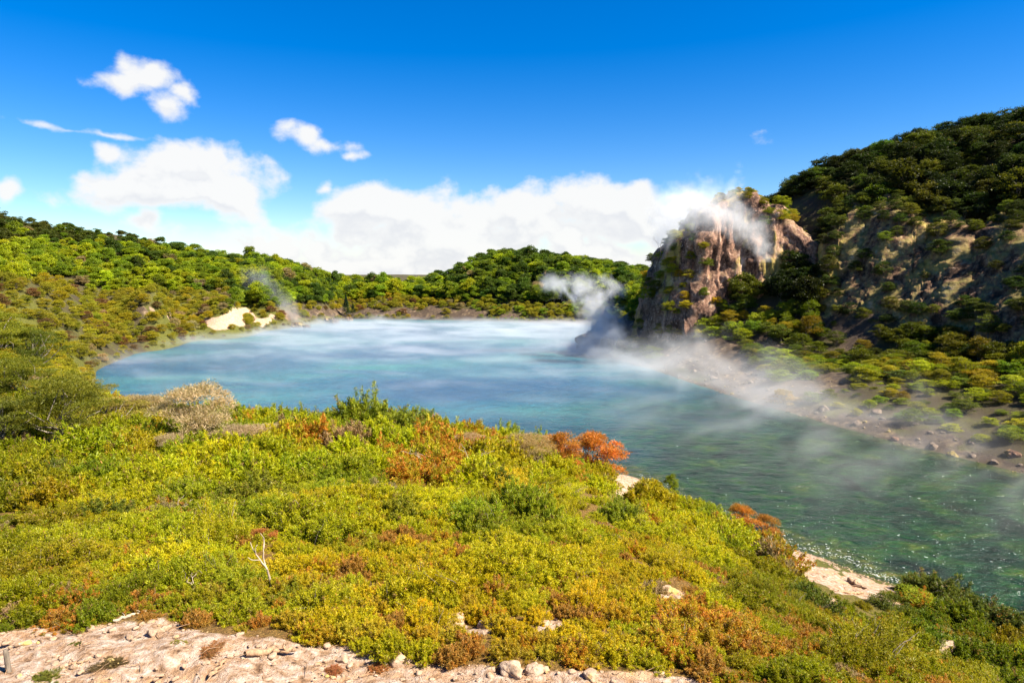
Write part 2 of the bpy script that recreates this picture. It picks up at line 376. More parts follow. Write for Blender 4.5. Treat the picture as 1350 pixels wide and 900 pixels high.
def mat_wood(name, c1, c2):
    m, t, out = new_mat(name)
    tc = t.new('ShaderNodeTexCoord')
    n = t.noise(t.mapping(tc.outputs['Object'], (3, 3, 1)), 6, 6, .7)
    col = t.ramp(n, [(.3, c1), (.7, c2)])
    b = t.new('ShaderNodeBsdfPrincipled'); t.l.new(col, b.inputs['Base Color']); b.inputs['Roughness'].default_value = .85
    t.l.new(bump(t, n, .8, .02), b.inputs['Normal']); t.l.new(b.outputs[0], out.inputs[0])
    return m
def mat_water():
    m, t, out = new_mat('lake_water')
    geo = t.new('ShaderNodeNewGeometry'); P = geo.outputs['Position']
    sp = t.new('ShaderNodeSeparateXYZ'); t.l.new(P, sp.inputs[0])
    # mineral colour: teal in the open lake, dark green in the shallow south arm, olive weed on the bed near the bank
    v = t.math('ADD', t.math('MULTIPLY', sp.outputs[1], .012), t.math('MULTIPLY', sp.outputs[0], -.012))
    n0 = t.noise(P, .05, 4, .55); n1 = t.noise(P, .35, 6, .65, .6); n2 = t.noise(P, 1.6, 5, .65)
    f = t.sstep(t.math('ADD', v, t.math('MULTIPLY_ADD', n0, .5, -.25)), .40, 1.05)
    n5 = t.noise(t.mapping(P, (.5, 1.4, 1)), .045, 5, .6, .5)
    openw = t.ramp(n5, [(.36, (.006,.058,.125)), (.52, (.009,.088,.140)), (.66, (.020,.145,.150))])
    arm = t.ramp(n1, [(.34, (.001,.007,.005)), (.48, (.002,.022,.011)), (.58, (.009,.040,.010)), (.70, (.045,.065,.009))])
    col = t.mix(f, arm, openw)
    sh = t.new('ShaderNodeAttribute', attribute_name='shallow').outputs['Fac']
    weed = t.ramp(n2, [(.35, (.004,.020,.008)), (.55, (.035,.05,.008)), (.7, (.12,.10,.03))])
    col = t.mix(t.sstep(t.math('ADD', sh, t.math('MULTIPLY_ADD', n1, .8, -.4)), .35, .95), col, weed)
    rip = t.noise(t.mapping(P, (1, 2.4, 1), (0, 0, math.radians(25))), .8, 5, .7, .5)
    col = t.mix(1.0, col, t.ramp(rip, [(.35, (.55,.6,.65)), (.65, (1.45,1.4,1.35))]), 'MULTIPLY')
    b = t.new('ShaderNodeBsdfPrincipled'); t.l.new(col, b.inputs['Base Color']); b.inputs['Roughness'].default_value = .12; b.inputs['IOR'].default_value = 1.33; b.inputs['Specular IOR Level'].default_value = .22
    w1 = t.noise(t.mapping(P, (1, 2.2, 1), (0, 0, math.radians(25))), .55, 4, .6, .4)
    w2 = t.noise(t.mapping(P, (1, 1.8, 1), (0, 0, math.radians(40))), 1.9, 4, .6, .3)
    w3 = t.noise(t.mapping(P, (1, 1.6, 1), (0, 0, math.radians(30))), 6.0, 3, .6)
    h = t.math('ADD', t.math('MULTIPLY', w1, 1.5), t.math('ADD', t.math('MULTIPLY', w2, .55), t.math('MULTIPLY', w3, .10)))
    t.l.new(bump(t, h, 1.0, .42), b.inputs['Normal']); t.l.new(b.outputs[0], out.inputs[0])
    return m
M_GROUND = mat_ground()
PINK = [(.33, (.008,.006,.005)), (.43, (.06,.032,.022)), (.50, (.20,.105,.068)), (.58, (.36,.22,.15)), (.70, (.52,.40,.32))]
DARK = [(.32, (.012,.009,.008)), (.44, (.05,.03,.022)), (.54, (.15,.085,.05)), (.64, (.30,.20,.12)), (.75, (.42,.33,.24))]
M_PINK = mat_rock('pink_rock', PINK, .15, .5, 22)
M_SCARP = mat_rock('ochre_rock', [(.38, (.016,.009,.006)), (.44, (.07,.036,.019)), (.49, (.19,.105,.058)), (.54, (.30,.195,.07)), (.62, (.48,.34,.21))], .3, .30, None, .35, .5, .9); M_DARK = mat_rock('dark_rock', DARK, .35)
M_STONE = mat_rock('pale_stone', [(.3,(.14,.085,.05)), (.5,(.33,.22,.14)), (.7,(.46,.35,.25))], 0, 5.0, None, 1.0, .03)
M_BANK = mat_rock('bank_stone', [(.3,(.05,.035,.025)), (.5,(.17,.12,.085)), (.7,(.36,.29,.22))], 0, 2.0)
M_LEAF = mat_leaf('leaf'); M_LEAF_I = mat_leaf('leaf_mass', True)
M_BARK = mat_wood('bark', (.06,.045,.03), (.22,.17,.12)); M_DEAD = mat_wood('dead_wood', (.20,.14,.09), (.46,.37,.26)); M_KAN = mat_wood('kanuka_bark', (.10,.08,.055), (.30,.25,.18)); M_LOG = mat_wood('log_wood', (.14,.07,.035), (.45,.28,.15))
M_WATER = mat_water()

# ------------------------------------------------------------------ ground sheet
def build_ground():
    R = [1.2]
    while R[-1] < 3200: R.append(R[-1]*(1.0085 if R[-1] < 320 else 1.05) + .012)
    R = np.array(R)
    A = np.radians(np.concatenate([np.arange(-180,-62,3.0), np.arange(-62, 62, .22), np.arange(62,180,3.0)]))
    r, a = np.meshgrid(R, A, indexing='ij')
    x = r*np.sin(a); y = r*np.cos(a)
    z = height(x, y)
    bare = bare_mask(x, y, z)
    px, py = project(x, y, z)
    ochre = np.maximum(sm(px, 770, 800)*sm(y, 30, 40)*sm(x, 14, 20), sm(px, 345, 400)*sm(y, 150, 170)); ochre = np.maximum(ochre, sm(y, 100, 120)*(1-sm(px, 185, 215)))
    near = (1-sm(y, 16, 34))*(1-sm(np.abs(px-560), 450, 800))*(y > 0)
    # rubbly relief on bare ground
    rough = bare*((fbm(x/.9, y/.9, seed=91, oct=3, gain=.5)*.05 + fbm(x/.16, y/.16, seed=93, oct=3, gain=.6)*.030)*(1-sm(r, 25, 60)) + ridged(x/5, y/5, z/5, seed=12)*.5*ochre*(z < 9)*sm(z, 1, 4))
    z = z+rough
    V = np.stack([x, y, z], -1).reshape(-1, 3)
    F = grid_faces(len(R), len(A), True)[:, ::-1]
    V = np.vstack([V, [[0, 0, height(np.array([0.0]), np.array([0.0]))[0]]]]); n = len(V)-1
    k = np.arange(len(A)); cap = np.stack([np.full(len(A), n), (k+1) % len(A), k], 1)
    z1 = lambda q: np.concatenate([q.ravel(), [0]])
    me = mesh_np('ground', V, [F, cap], [M_GROUND], True, {'bare': ('POINT', z1(bare)), 'ochre': ('POINT', z1(ochre)), 'near': ('POINT', z1(near))})
    o = obj('ground', me); tag(o, kind='structure', label='pale bare soil and dark earth around the lake')
    return o
build_ground()
def build_water():
    xs = np.arange(-130, 60, 1.5); ys = np.arange(-40, 240, 1.5)
    x, y = np.meshgrid(xs, ys, indexing='ij'); hb = base_h(x, y)
    shallow = sm(hb, -1.3, -.05)*(1-sm(y, 50, 90))
    V = np.stack([x, y, np.zeros_like(x)], -1).reshape(-1, 3)
    F = grid_faces(len(xs), len(ys))[:, ::-1]
    keep = (base_h(V[:,0], V[:,1]) < 1.6)[F].any(1)
    me = mesh_np('lake_water', V, F[keep], [M_WATER], True, {'shallow': ('POINT', shallow)})
    tag(obj('lake_water', me), kind='structure', label='rippled turquoise hot lake turning dark green')
build_water()

# ------------------------------------------------------------------ rock faces
RNG = np.random.default_rng(7)
def displace_rock(V, N, big=1.6, fine=.45, seed=1, fade=None):
    x, y, z = V[:,0], V[:,1], V[:,2]
    d = ridged(x/9, y/9, z/16, seed)*big + ridged(x/2.6, y/2.6, z/5.5, seed+3)*big*.42 + fbm(x/.9, y/.9, z/1.3, seed+9, 3)*fine
    d = d + np.abs(np.sin((x*.7+y*.55)*1.1 + fbm(x/4, y/4, z/6, seed+5)*2))*big*.25
    if fade is not None: d = d*fade
    return V + N*d[:,None]
def grid_normals(P):
    du = np.gradient(P, axis=0); dv = np.gradient(P, axis=1)
    n = np.cross(du, dv); return n/np.maximum(np.linalg.norm(n, axis=2, keepdims=True), 1e-9)
def build_pinnacle():
    # plan outline, counter clockwise seen from above, with the rim height over each corner
    ctrl = np.array([(28,138,16),(24.6,127,17),(24.6,118,18.0),(26.6,114.5,19.2),(29,113,20.6),(30.5,112.5,23.5),(33.2,113,25.6),(36.5,113,27.2),(40.5,112.5,26.2),(44.5,112,24.2),(48.2,111,21.2),(51.5,110,17.2),(54.5,110,13.5),(57,114,15),(57,124,22),(50,133,26),(40,138,27),(31,140,22)], float)
    n = len(ctrl); S = 260; T = 96
    s = np.linspace(0, n, S, endpoint=False); i = s.astype(int); f = (s-i)[:,None]
    p0, p1, p2, p3 = (ctrl[(i+k) % n] for k in (-1, 0, 1, 2))
    c = .5*((2*p1)+(-p0+p2)*f+(2*p0-5*p1+4*p2-p3)*f*f+(-p0+3*p1-3*p2+p3)*f**3)
    cen = np.array([39.5, 124.0])
    zb = 1.5
    rows = []
    for t in np.linspace(0, 1.6, T):
        tt = min(t, 1); lean = .02 + .20*tt**1.6
        k = 1-lean
        if t > 1: k = k*(1-((t-1)/.6)**1.3*.98)
        xy = cen + (c[:,:2]-cen)*k
        z = zb + (c[:,2]-zb)*tt
        if t > 1: z = z + (27.2*.93-z)*((t-1)/.6)**1.2*.6 + .6*math.sin((t-1)/.6*math.pi/2)
        rows.append(np.column_stack([xy, z]))
    P = np.stack(rows, 0)
    N = grid_normals(np.concatenate([P, P[:, :1]], 1))[:, :-1]
    if (N[20,:,:2]*(P[20,:,:2]-cen)).sum() < 0: N = -N
    V = displace_rock(P.reshape(-1, 3), N.reshape(-1, 3), 1.25, .32, 4)
    V[:,2] = np.minimum(V[:,2], 29.0)
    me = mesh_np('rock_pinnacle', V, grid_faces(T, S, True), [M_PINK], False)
    return obj('rock_pinnacle', me)
def build_scarp():
    foot = [at(1068,452,102), at(1100,455,98), at(1150,462,93), at(1210,468,87), at(1270,476,81), at(1330,484,75), at(1400,492,69), at(1500,500,62)]
    top = [at(1078,318,112), at(1105,285,113), at(1150,258,112), at(1210,272,107), at(1270,280,101), at(1330,278,96), at(1400,276,90), at(1500,270,82)]
    S = 300; T = 130
    u = np.linspace(0, len(foot)-1, S)
    fo = np.stack([np.interp(u, range(len(foot)), [p[k] for p in foot]) for k in range(3)], -1)
    tp = np.stack([np.interp(u, range(len(top)), [p[k] for p in top]) for k in range(3)], -1)
    un = np.linspace(0, 14, S); tp[:,2] += fbm(un*.8, un*0, seed=81, oct=2)*1.6+.3; tp[:,1] += fbm(un*.4, un*0+3, seed=82, oct=1)*1.2
    v = np.linspace(0, 1, T)[:,None,None]
    prof = v**1.25
    P = fo[None]*(1-v) + tp[None]*v
    P[...,2] = fo[None,:,2]*(1-prof[...,0]) + tp[None,:,2]*prof[...,0]
    P[...,2] -= 1.2*(1-v[...,0])**8
    N = grid_normals(P)
    if N[...,0].mean() > 0: N = -N
    uu = np.linspace(0, 1, S)[None]; vv = np.linspace(0, 1, T)[:,None]
    fade = np.clip(np.minimum(np.minimum(uu*9, (1-uu)*9), np.minimum(vv*6, (1-vv)*5)), 0, 1)
    Q = P.reshape(-1, 3); X, Y_, Z = Q[:,0]+.5*Q[:,2], Q[:,1], Q[:,2]
    d = ridged(X/14, Y_/14, Z/14, 21, 2)*.45 + ridged(X/4, Y_/4, Z/5, 25, 4)*.20 + fbm(X/1.4, Y_/1.4, Z/1.2, 27, 5, .62)*.26
    st = Z/1.7 + fbm(X/5, Y_/5, Z/5, 29, 2)*1.2; d = d + ((st-np.floor(st))**2.5)*-.06*(1+vnoise(X/6, Y_/6, Z/6, 33))                  # broken ledges
    V = Q + N.reshape(-1, 3)*d[:,None]
    V = V + N.reshape(-1,3)*((fade.ravel()-.5)*3.2 + fbm(np.add.outer(np.linspace(0, 1, T)*-3.2, np.linspace(0, 9, S)).ravel(), np.repeat(np.linspace(0, 1.6, T), S), seed=84, oct=2)*.45)[:,None]
    me = mesh_np('rock_scarp', V, grid_faces(T, S), [M_SCARP], False)
    return obj('rock_scarp', me)
pinn = build_pinnacle(); tag(pinn, 'tall craggy pinkish brown pinnacle with steam pouring off its top', 'rock pinnacle')
scarp = build_scarp(); tag(scarp, 'wide bare ochre and pink cliff face below the dark wooded hill', 'cliff')
def make_rock(name, size, seed, mat, squash=.65, res=26, rough=.28):
    th = np.linspace(0, math.pi, res); ph = np.linspace(0, 2*math.pi, res*2, endpoint=False)
    t, p = np.meshgrid(th, ph, indexing='ij')
    D = np.stack([np.sin(t)*np.cos(p), np.sin(t)*np.sin(p), np.cos(t)], -1).reshape(-1, 3)
    rr = 1 + fbm(D[:,0]*1.3+seed, D[:,1]*1.3, D[:,2]*1.3, seed, 2)*rough*1.2 + fbm(D[:,0]*4+seed, D[:,1]*4, D[:,2]*4, seed+2, 3)*rough*.3
    rng = np.random.default_rng(seed)
    for q in range(7):                                           # broken faces
        n = rng.normal(size=3); n /= np.linalg.norm(n); c = rng.uniform(.62, .9)
        dd = D@n; m = dd*rr > c; rr = np.where(m, c/np.maximum(dd, .2), rr)
    V = D*rr[:,None]*np.array(size)*np.array([1, 1, squash])
    return mesh_np(name, V, grid_faces(res, res*2, True), [mat], False)
def H(x, y): return float(height(np.array([float(x)]), np.array([float(y)]))[0])
def hit(px, py, ymin=3, ymax=320):
    """where the sight line through a photo pixel meets the ground"""
    d = pdir(px, py); Y = np.concatenate([np.linspace(ymin, min(ymax, 60), 500), np.linspace(min(ymax,60), ymax, 400)])
    x = d[0]/d[1]*Y; z = HC+d[2]/d[1]*Y; h = height(x, Y)
    k = np.argmax(z < h) if (z < h).any() else len(Y)-1
    return (float(x[k]), float(Y[k]), float(h[k]))

# ------------------------------------------------------------------ foliage
def leaves(C, Dn, size, aspect, rng, up=.4, name=None):
    """one four sided leaf spray per centre C, stretched along Dn"""
    n = len(C); C = np.asarray(C); L = Dn/np.maximum(np.linalg.norm(Dn, axis=1, keepdims=True), 1e-9)
    r = rng.normal(size=(n, 3))*.55 + np.array([0, 0, 1.0])*up*2.2; W = np.cross(L, r); W /= np.maximum(np.linalg.norm(W, axis=1, keepdims=True), 1e-9)
    s = size*rng.uniform(.6, 1.35, (n, 1)); w = s*aspect
    a = C-L*s*.5; b = C+W*w*.5+L*s*.05; c = C+L*s*.5; d = C-W*w*.5+L*s*.05
    V = np.stack([a, b, c, d], 1).reshape(-1, 3); F = np.arange(4*n).reshape(n, 4)
    return V, F
def tube(pts, rad, sides=6):
    pts = np.asarray(pts, float); n = len(pts)
    T = np.gradient(pts, axis=0); T /= np.maximum(np.linalg.norm(T, axis=1, keepdims=True), 1e-9)
    ref = np.where(np.abs(T[:, 2:3]) > .9, [[1., 0, 0]], [[0, 0, 1.]])
    A = np.cross(T, ref); A /= np.linalg.norm(A, axis=1, keepdims=True); B = np.cross(T, A)
    ph = np.linspace(0, 2*math.pi, sides, endpoint=False)
    V = pts[:,None] + (A[:,None]*np.cos(ph)[None,:,None] + B[:,None]*np.sin(ph)[None,:,None])*np.asarray(rad)[:,None,None]
    return V.reshape(-1, 3), grid_faces(n, sides, True)
def join(parts):
    Vs = []; Fs = []; o = 0
    for V, F in parts: Vs.append(V); Fs.append(F+o); o += len(V)
    return np.vstack(Vs), np.vstack(Fs)
def limb(p0, p1, r0, r1, rng, bend=.15, n=7, sides=6):
    p0 = np.array(p0, float); p1 = np.array(p1, float); t = np.linspace(0, 1, n)[:,None]
    L = np.linalg.norm(p1-p0); off = rng.normal(size=3)*bend*L
    w = rng.normal(size=(n, 3))*bend*.18*L; w[0] = 0
    return tube(p0+(p1-p0)*t+off*np.sin(t*math.pi)+w, np.linspace(r0, r1, n), sides)
PROTO = {}
def proto_tree(key, seed, h, r, nclump, per, leaf, aspect, flat, mat, spread=.5, trunk_r=.12, base=.25, bark=None, crf=(.24, .46)):
    """crown and trunk meshes of a tree with its foot at the origin"""
    rng = np.random.default_rng(seed)
    cs = []
    for q in range(nclump):
        a = rng.uniform(0, 2*math.pi); f = math.sqrt(rng.uniform(0, 1)); zt = rng.uniform(0, 1)
        env = math.sqrt(max(0.0, 1-(abs(zt-.35)/.68)**2.2))
        cs.append((math.cos(a)*f*r*env*.85, math.sin(a)*f*r*env*.85, h*(base+(1-base)*zt*.9), r*rng.uniform(*crf)))
    Vs, Fs, ti, dr = [], [], [], []
    o = 0
    for (x, y, z, cr) in cs:
        n = int(per*(cr/(r*.35))**2)
        D = rng.normal(size=(n, 3)); D /= np.linalg.norm(D, axis=1, keepdims=True)
        D[:,2] = np.where(D[:,2] < -.25, -D[:,2]*.7, D[:,2]); sq = flat*rng.uniform(.7, 1.7) if flat < .6 else flat; el = np.array([rng.uniform(.75, 1.3), rng.uniform(.75, 1.3), sq])
        rad = cr*rng.uniform(.55, 1.08, (n, 1))*(1+(.5 if flat < .6 else .3)*vnoise(D[:,0]*2.2+x, D[:,1]*2.2+y, D[:,2]*2.2, seed)[:,None])
        C = np.array([x, y, z]) + D*rad*el
        Dn = D*np.array([1, 1, .5]) + rng.normal(size=(n, 3))*.65 + np.array([0, 0, .2])
        V, F = leaves(C, Dn, leaf, aspect, rng)
        Vs.append(V); Fs.append(F+o); o += len(V)
        ct = rng.uniform(-.22, .22)
        ti.append(np.clip(rng.uniform(.05, .95, n)*.7+.15+ct, 0, 1)); dr.append(rng.uniform(0, 1, n)*.83+ (rng.uniform() < .05)*.09)
    V = np.vstack(Vs); F = np.vstack(Fs)
    crown = mesh_np('crown', V, F, [mat], False, {'tint': ('FACE', np.concatenate(ti)), 'dry': ('FACE', np.concatenate(dr))})
    parts = [limb((0, 0, -.4), (rng.normal()*.1*r, rng.normal()*.1*r, h*.75), trunk_r, trunk_r*.35, rng, .08, 9, 7)]
    for (x, y, z, cr) in cs[:min(16, nclump)]:
        parts.append(limb((0, 0, z*rng.uniform(.35, .6)), (x*.9, y*.9, z), trunk_r*.42, trunk_r*.10, rng, .12, 5, 4))
    Vt, Ft = join(parts)
    trunk = mesh_np('trunk', Vt, Ft, [bark or M_BARK], True)
    PROTO[key] = (crown, trunk, h, r)
for i in range(5): proto_tree(('broad', i), 100+i, 5.6+.5*(i % 3), 2.9, 38, 150, .32, .60, .72, M_LEAF)
for i in range(2): proto_tree(('broad_i', i), 120+i, 5.8, 2.9, 36, 130, .34, .60, .72, M_LEAF_I)
for i in range(5): proto_tree(('tier', i), 200+i, 3.4+.4*(i % 3), 2.3, 62, 220, .22, .32, .50, M_LEAF, trunk_r=.10, base=.28, crf=(.13, .34))
for i in range(2): proto_tree(('tier_i', i), 220+i, 3.6, 2.3, 54, 190, .24, .34, .50, M_LEAF_I, trunk_r=.10, base=.28, crf=(.14, .34))
for i in range(3): proto_tree(('near_tier', i), 240+i, 3.4, 2.2, 64, 700, .12, .22, .42, M_LEAF, trunk_r=.12, base=.40, bark=M_KAN, crf=(.12, .30))
proto_tree(('airy', 0), 260, 2.6, 1.5, 20, 420, .16, .22, .7, M_LEAF, trunk_r=.06, base=.15)
proto_tree(('airy', 1), 261, 2.4, 1.6, 22, 420, .16, .22, .7, M_LEAF, trunk_r=.06, base=.12)
proto_tree(('dryairy', 0), 262, 2.4, 1.6, 30, 560, .15, .12, .6, M_LEAF, trunk_r=.07, base=.12, bark=M_DEAD)
def proto_conifer():
    rng = np.random.default_rng(5); n = 3000; t = rng.uniform(0, 1, n)**.7; a = rng.uniform(0, 2*math.pi, n)
    z = 1+t*10; r = (1-t)*2.6*np.sqrt(rng.uniform(.1, 1, n))*(1+.25*np.sin(t*60))
    C = np.stack([np.cos(a)*r, np.sin(a)*r, z-r*.25], 1); D = np.stack([np.cos(a), np.sin(a), -.25+0*a], 1)
    V, F = leaves(C, D, .55, .4, rng)
    crown = mesh_np('crown', V, F, [M_LEAF], False, {'tint': ('FACE', rng.uniform(.2, .8, n)), 'dry': ('FACE', rng.uniform(0, .8, n))})
    Vt, Ft = limb((0, 0, -1), (0, 0, 10.5), .22, .04, rng, .01)
    PROTO[('conifer', 0)] = (crown, mesh_np('trunk', Vt, Ft, [M_BARK], True), 11, 2.6)
proto_conifer()
def proto_heath(key, seed, h, r, nb, per, leaf, aspect, mat, stem_mat=None, rust=0.0):
    """fine twiggy shrub: plumes of small sprays round many upright twigs"""
    rng = np.random.default_rng(seed); Vs, Fs, ti, dr = [], [], [], []; o = 0; stems = []
    lob = [(rng.normal()*r*.42, rng.normal()*r*.42, rng.uniform(.7, 1.0)) for _ in range(6)]
    for b in range(nb):
        a = rng.uniform(0, 2*math.pi); f = math.sqrt(rng.uniform(0, 1)); lx, ly, lh = lob[b % 6]
        x = lx+math.cos(a)*f*r*.62; y = ly+math.sin(a)*f*r*.62
        wisp = 1.3 if rng.uniform() < .10 else 1.0
        top = wisp*h*lh*math.sqrt(max(.05, 1-(math.hypot(x-lx, y-ly)/(r*.85))**2))*rng.uniform(.78, 1.12)*(1-.35*min(1, math.hypot(x, y)/r)**2)
        tip = np.array([x, y, top]); root = np.array([x*.55, y*.55, top*.25])
        n = per; t = rng.uniform(0, 1, (n, 1))**.7
        ax = tip-root
        off = rng.normal(size=(n, 3))*r*.085*(1.25-t)
        C = root+ax*t+off
        Dn = ax/np.linalg.norm(ax)*.45 + off/(r*.085)*.5 + rng.normal(size=(n, 3))*.45
        V, F = leaves(C, Dn, leaf, aspect, rng); Vs.append(V); Fs.append(F+o); o += len(V)
        bt = rng.uniform(-.25, .25)
        ti.append(np.clip(.45+.35*t[:,0]-.15+rng.uniform(-.2, .25, n)+bt, 0, 1))
        rk = rng.uniform() < rust*1.3
        dr.append(np.where(rng.uniform(0, 1, n) < (rng.uniform(.45, .95) if rk else rust*.15+.004), .99, np.where(rng.uniform(0, 1, n) < (.5 if rng.uniform() < .06 else .04), .93, .3)))
        
        if b % 4 == 0: stems.append(limb((x*.25, y*.25, -.1), tip*.95, .012, .004, rng, .12, 5, 3))
    V = np.vstack(Vs); F = np.vstack(Fs)
    fo = mesh_np('foliage', V, F, [mat], False, {'tint': ('FACE', np.concatenate(ti)), 'dry': ('FACE', np.concatenate(dr))})
    Vt, Ft = join(stems)
    PROTO[key] = (fo, mesh_np('stem', Vt, Ft, [stem_mat or M_BARK], True), h, r)
for i in range(6): proto_heath(('heath', i), 300+i, .88, .95, 140, 215, .056, .27, M_LEAF)
for i in range(4): proto_heath(('heath_i', i), 320+i, .95, .95, 110, 100, .10, .24, M_LEAF_I)
for i in range(3): proto_heath(('rusty', i), 350+i, .85, .95, 135, 210, .056, .27, M_LEAF, None, (.25, .45, .7)[i])
for i in range(2): proto_heath(('heath_i', 4+i), 360+i, .95, .95, 110, 100, .10, .24, M_LEAF_I, None, (.3, .55)[i])
for i in range(2): proto_heath(('bushy', i), 340+i, 1.7, 1.25, 170, 150, .13, .20, M_LEAF)

def plant(key, name, loc, s, rz, color, label, cat, group=None, sz=1.0, parts=('crown', 'trunk'), tilt=(0, 0)):
    cr, tr, h, r = PROTO[key]
    e = bpy.data.objects.new(name, None); COL.objects.link(e); e.empty_display_size = .3
    e.location = loc; e.rotation_euler = (tilt[0], tilt[1], rz); e.scale = (s, s, s*sz)
    tag(e, label, cat, group)
    c = obj(parts[0], cr, e); c.color = (*color, 1)
    obj(parts[1], tr, e)
    return e
def scatter(n_try, gen, spacing, seed, cell=None):
    rng = np.random.default_rng(seed); pts = []; grid = {}
    cand = gen(rng, n_try)
    for p in cand:
        sp = spacing(p) if callable(spacing) else spacing
        k = (int(p[0]//sp), int(p[1]//sp)) ; ok = True
        for i in (-1, 0, 1):
            for j in (-1, 0, 1):
                for q in grid.get((k[0]+i, k[1]+j), ()):
                    if (q[0]-p[0])**2+(q[1]-p[1])**2 < sp*sp: ok = False; break
                if not ok: break
            if not ok: break
        if ok: grid.setdefault(k, []).append(p); pts.append(p)
    return np.array(pts)
def mass(name, pts, rots, scales, cols, protos, label, mat):
    """uncountable planting: one object, its copies made by geometry nodes"""
    me = bpy.data.meshes.new(name); me.vertices.add(len(pts)); me.vertices.foreach_set('co', np.asarray(pts, np.float32).ravel())
    for nm, typ, arr, key in (('rz', 'FLOAT', rots, 'value'), ('sc', 'FLOAT', scales, 'value')):
        a = me.attributes.new(nm, typ, 'POINT'); a.data.foreach_set(key, np.asarray(arr, np.float32).ravel())
    a = me.attributes.new('tcol', 'FLOAT_COLOR', 'POINT'); a.data.foreach_set('color', np.column_stack([cols, np.ones(len(cols))]).astype(np.float32).ravel())
    me.materials.append(mat)
    ng = bpy.data.node_groups.new(name, 'GeometryNodeTree')
    ng.interface.new_socket('Geometry', in_out='INPUT', socket_type='NodeSocketGeometry'); ng.interface.new_socket('Geometry', in_out='OUTPUT', socket_type='NodeSocketGeometry')
    g = NT(ng); gi = g.new('NodeGroupInput'); go = g.new('NodeGroupOutput')
    jn = g.new('GeometryNodeGeometryToInstance')
    for key in protos:
        po = bpy.data.objects.new('source_'+name, PROTO[key][0]); bpy.data.objects[po.name]      # never linked to the scene
        oi = g.new('GeometryNodeObjectInfo'); oi.inputs['Object'].default_value = po; oi.inputs['As Instance'].default_value = False
        g.l.new(oi.outputs['Geometry'], jn.inputs[0])
    iop = g.new('GeometryNodeInstanceOnPoints'); g.l.new(gi.outputs[0], iop.inputs['Points']); g.l.new(jn.outputs[0], iop.inputs['Instance'])
    iop.inputs['Pick Instance'].default_value = True
    def attr(nm):
        n = g.new('GeometryNodeInputNamedAttribute', data_type='FLOAT'); n.inputs[0].default_value = nm; return n.outputs[0]
    cx = g.new('ShaderNodeCombineXYZ'); g.l.new(attr('rz'), cx.inputs[2]); g.l.new(cx.outputs[0], iop.inputs['Rotation'])
    g.l.new(attr('sc'), iop.inputs['Scale'])
    g.l.new(iop.outputs[0], go.inputs[0])
    o = obj(name, me); md = o.modifiers.new('planting', 'NODES'); md.node_group = ng
    tag(o, label, None, None, 'stuff')
    return o
def vary(rng, col, v=.22, h=.12):
    c = np.array(col)*math.exp(rng.normal()*v); c = c*np.exp(rng.normal(size=3)*h*np.array([1, .5, 1])); return tuple(np.clip(c, .002, .8))

# palettes
LIME = (.30,.34,.010); MID = (.18,.24,.012); DEEP = (.065,.105,.012); OLIVE = (.25,.23,.014); TAN = (.30,.22,.10); GOLD = (.30,.25,.010); ORANGE = (.40,.20,.025); BROWN = (.16,.085,.03)

# hillside forest, left and far
def forest():
    def gen(rng, n):
        a = np.radians(rng.uniform(-66, 16, n)); r = np.sqrt(rng.uniform(50**2, 268**2, n))
        x = r*np.sin(a); y = r*np.cos(a); h = base_h(x, y); z = h
        px, py = project(x, y, z); b = bare_mask(x, y, z)
        ok = (h > .4) & (b < .35) & (px > -80) & (px < 935) & ~((x > -45) & (y < 70)) & ~((x > 17) & (y < 180))
        return np.column_stack([x, y, z, px, py, b])[ok]
    P = scatter(60000, gen, lambda p: (2.2 if p[2] > 7 and p[1] > 110 else 1.65), 11)
    rng = np.random.default_rng(12)
    # visible test: sight line from the camera must clear the ground
    vis = []
    for p in P:
        t = np.linspace(.35, .97, 40); xx = p[0]*t; yy = p[1]*t; zz = HC+(p[2]+5-HC)*t
        vis.append((base_h(xx, yy) < zz+.5).all())
    vis = np.array(vis); P = P[vis]
    rows = []
    for p in P:
        x, y, z, px, py, b = p
        n = float(fbm(np.array([x/22.]), np.array([y/22.]), seed=40, oct=3)[0])
        low = z < 5.5 + 1.0*n or (px < 300 and py > 385) or (px < 110 and py > 372)
        if low:
            kind = 'tier'; s = rng.uniform(.42, .78)*(1-.4*(z < 1.5))
            c = OLIVE if rng.uniform() < .6 else (TAN if rng.uniform() < .15 else (GOLD if rng.uniform() < .75 else BROWN))
            if px > 620: c = OLIVE if rng.uniform() < .6 else MID
        else:
            kind = 'broad'; s = rng.uniform(.5, .95)
            u = rng.uniform()+n*.35
            if px < 330: s *= .85
            c = LIME if u > .52 else (MID if u > .12 else DEEP)
            if px > 560: c = LIME if u > .72 else (MID if u > .42 else ((.12,.165,.012) if u > .25 else DEEP))
            if px < 330 and py < 325 and rng.uniform() < .7: c = (.075,.085,.012)
            if rng.uniform() < .025: c = TAN
        rows.append((p, kind, s, vary(rng, c, .12, .06)))
    size = np.array([r[2]*(6 if r[1] == 'broad' else 4)/r[0][1] for r in rows])
    order = np.argsort(-size)
    return rows, order
def relabel(items, marks, noun, tail=''):
    from collections import Counter
    cnt = Counter(o['label'] for o, *_ in items)
    for o, px, py, big, cw in items:
        if cnt[o['label']] > 1:
            m = sorted(marks, key=lambda m: math.hypot(px-m[1], (py-m[2])*1.4))[:2]
            o['label'] = f"{big} {cw} {noun} {where(px, py, marks)}, towards the {m[1][0]}".replace('  ', ' ')
            if len(o['label'].split()) > 16: o['label'] = f"{big} {cw} {noun} between the {m[0][0]} and the {m[1][0]}".replace('  ', ' ')
FL = []; RL = []
ROWS, ORDER = forest()
LIM_B, LIM_T = 260, 150
nb = nt = 0; rest = {'broad': [], 'tier': []}; SL = []
rng = np.random.default_rng(77)
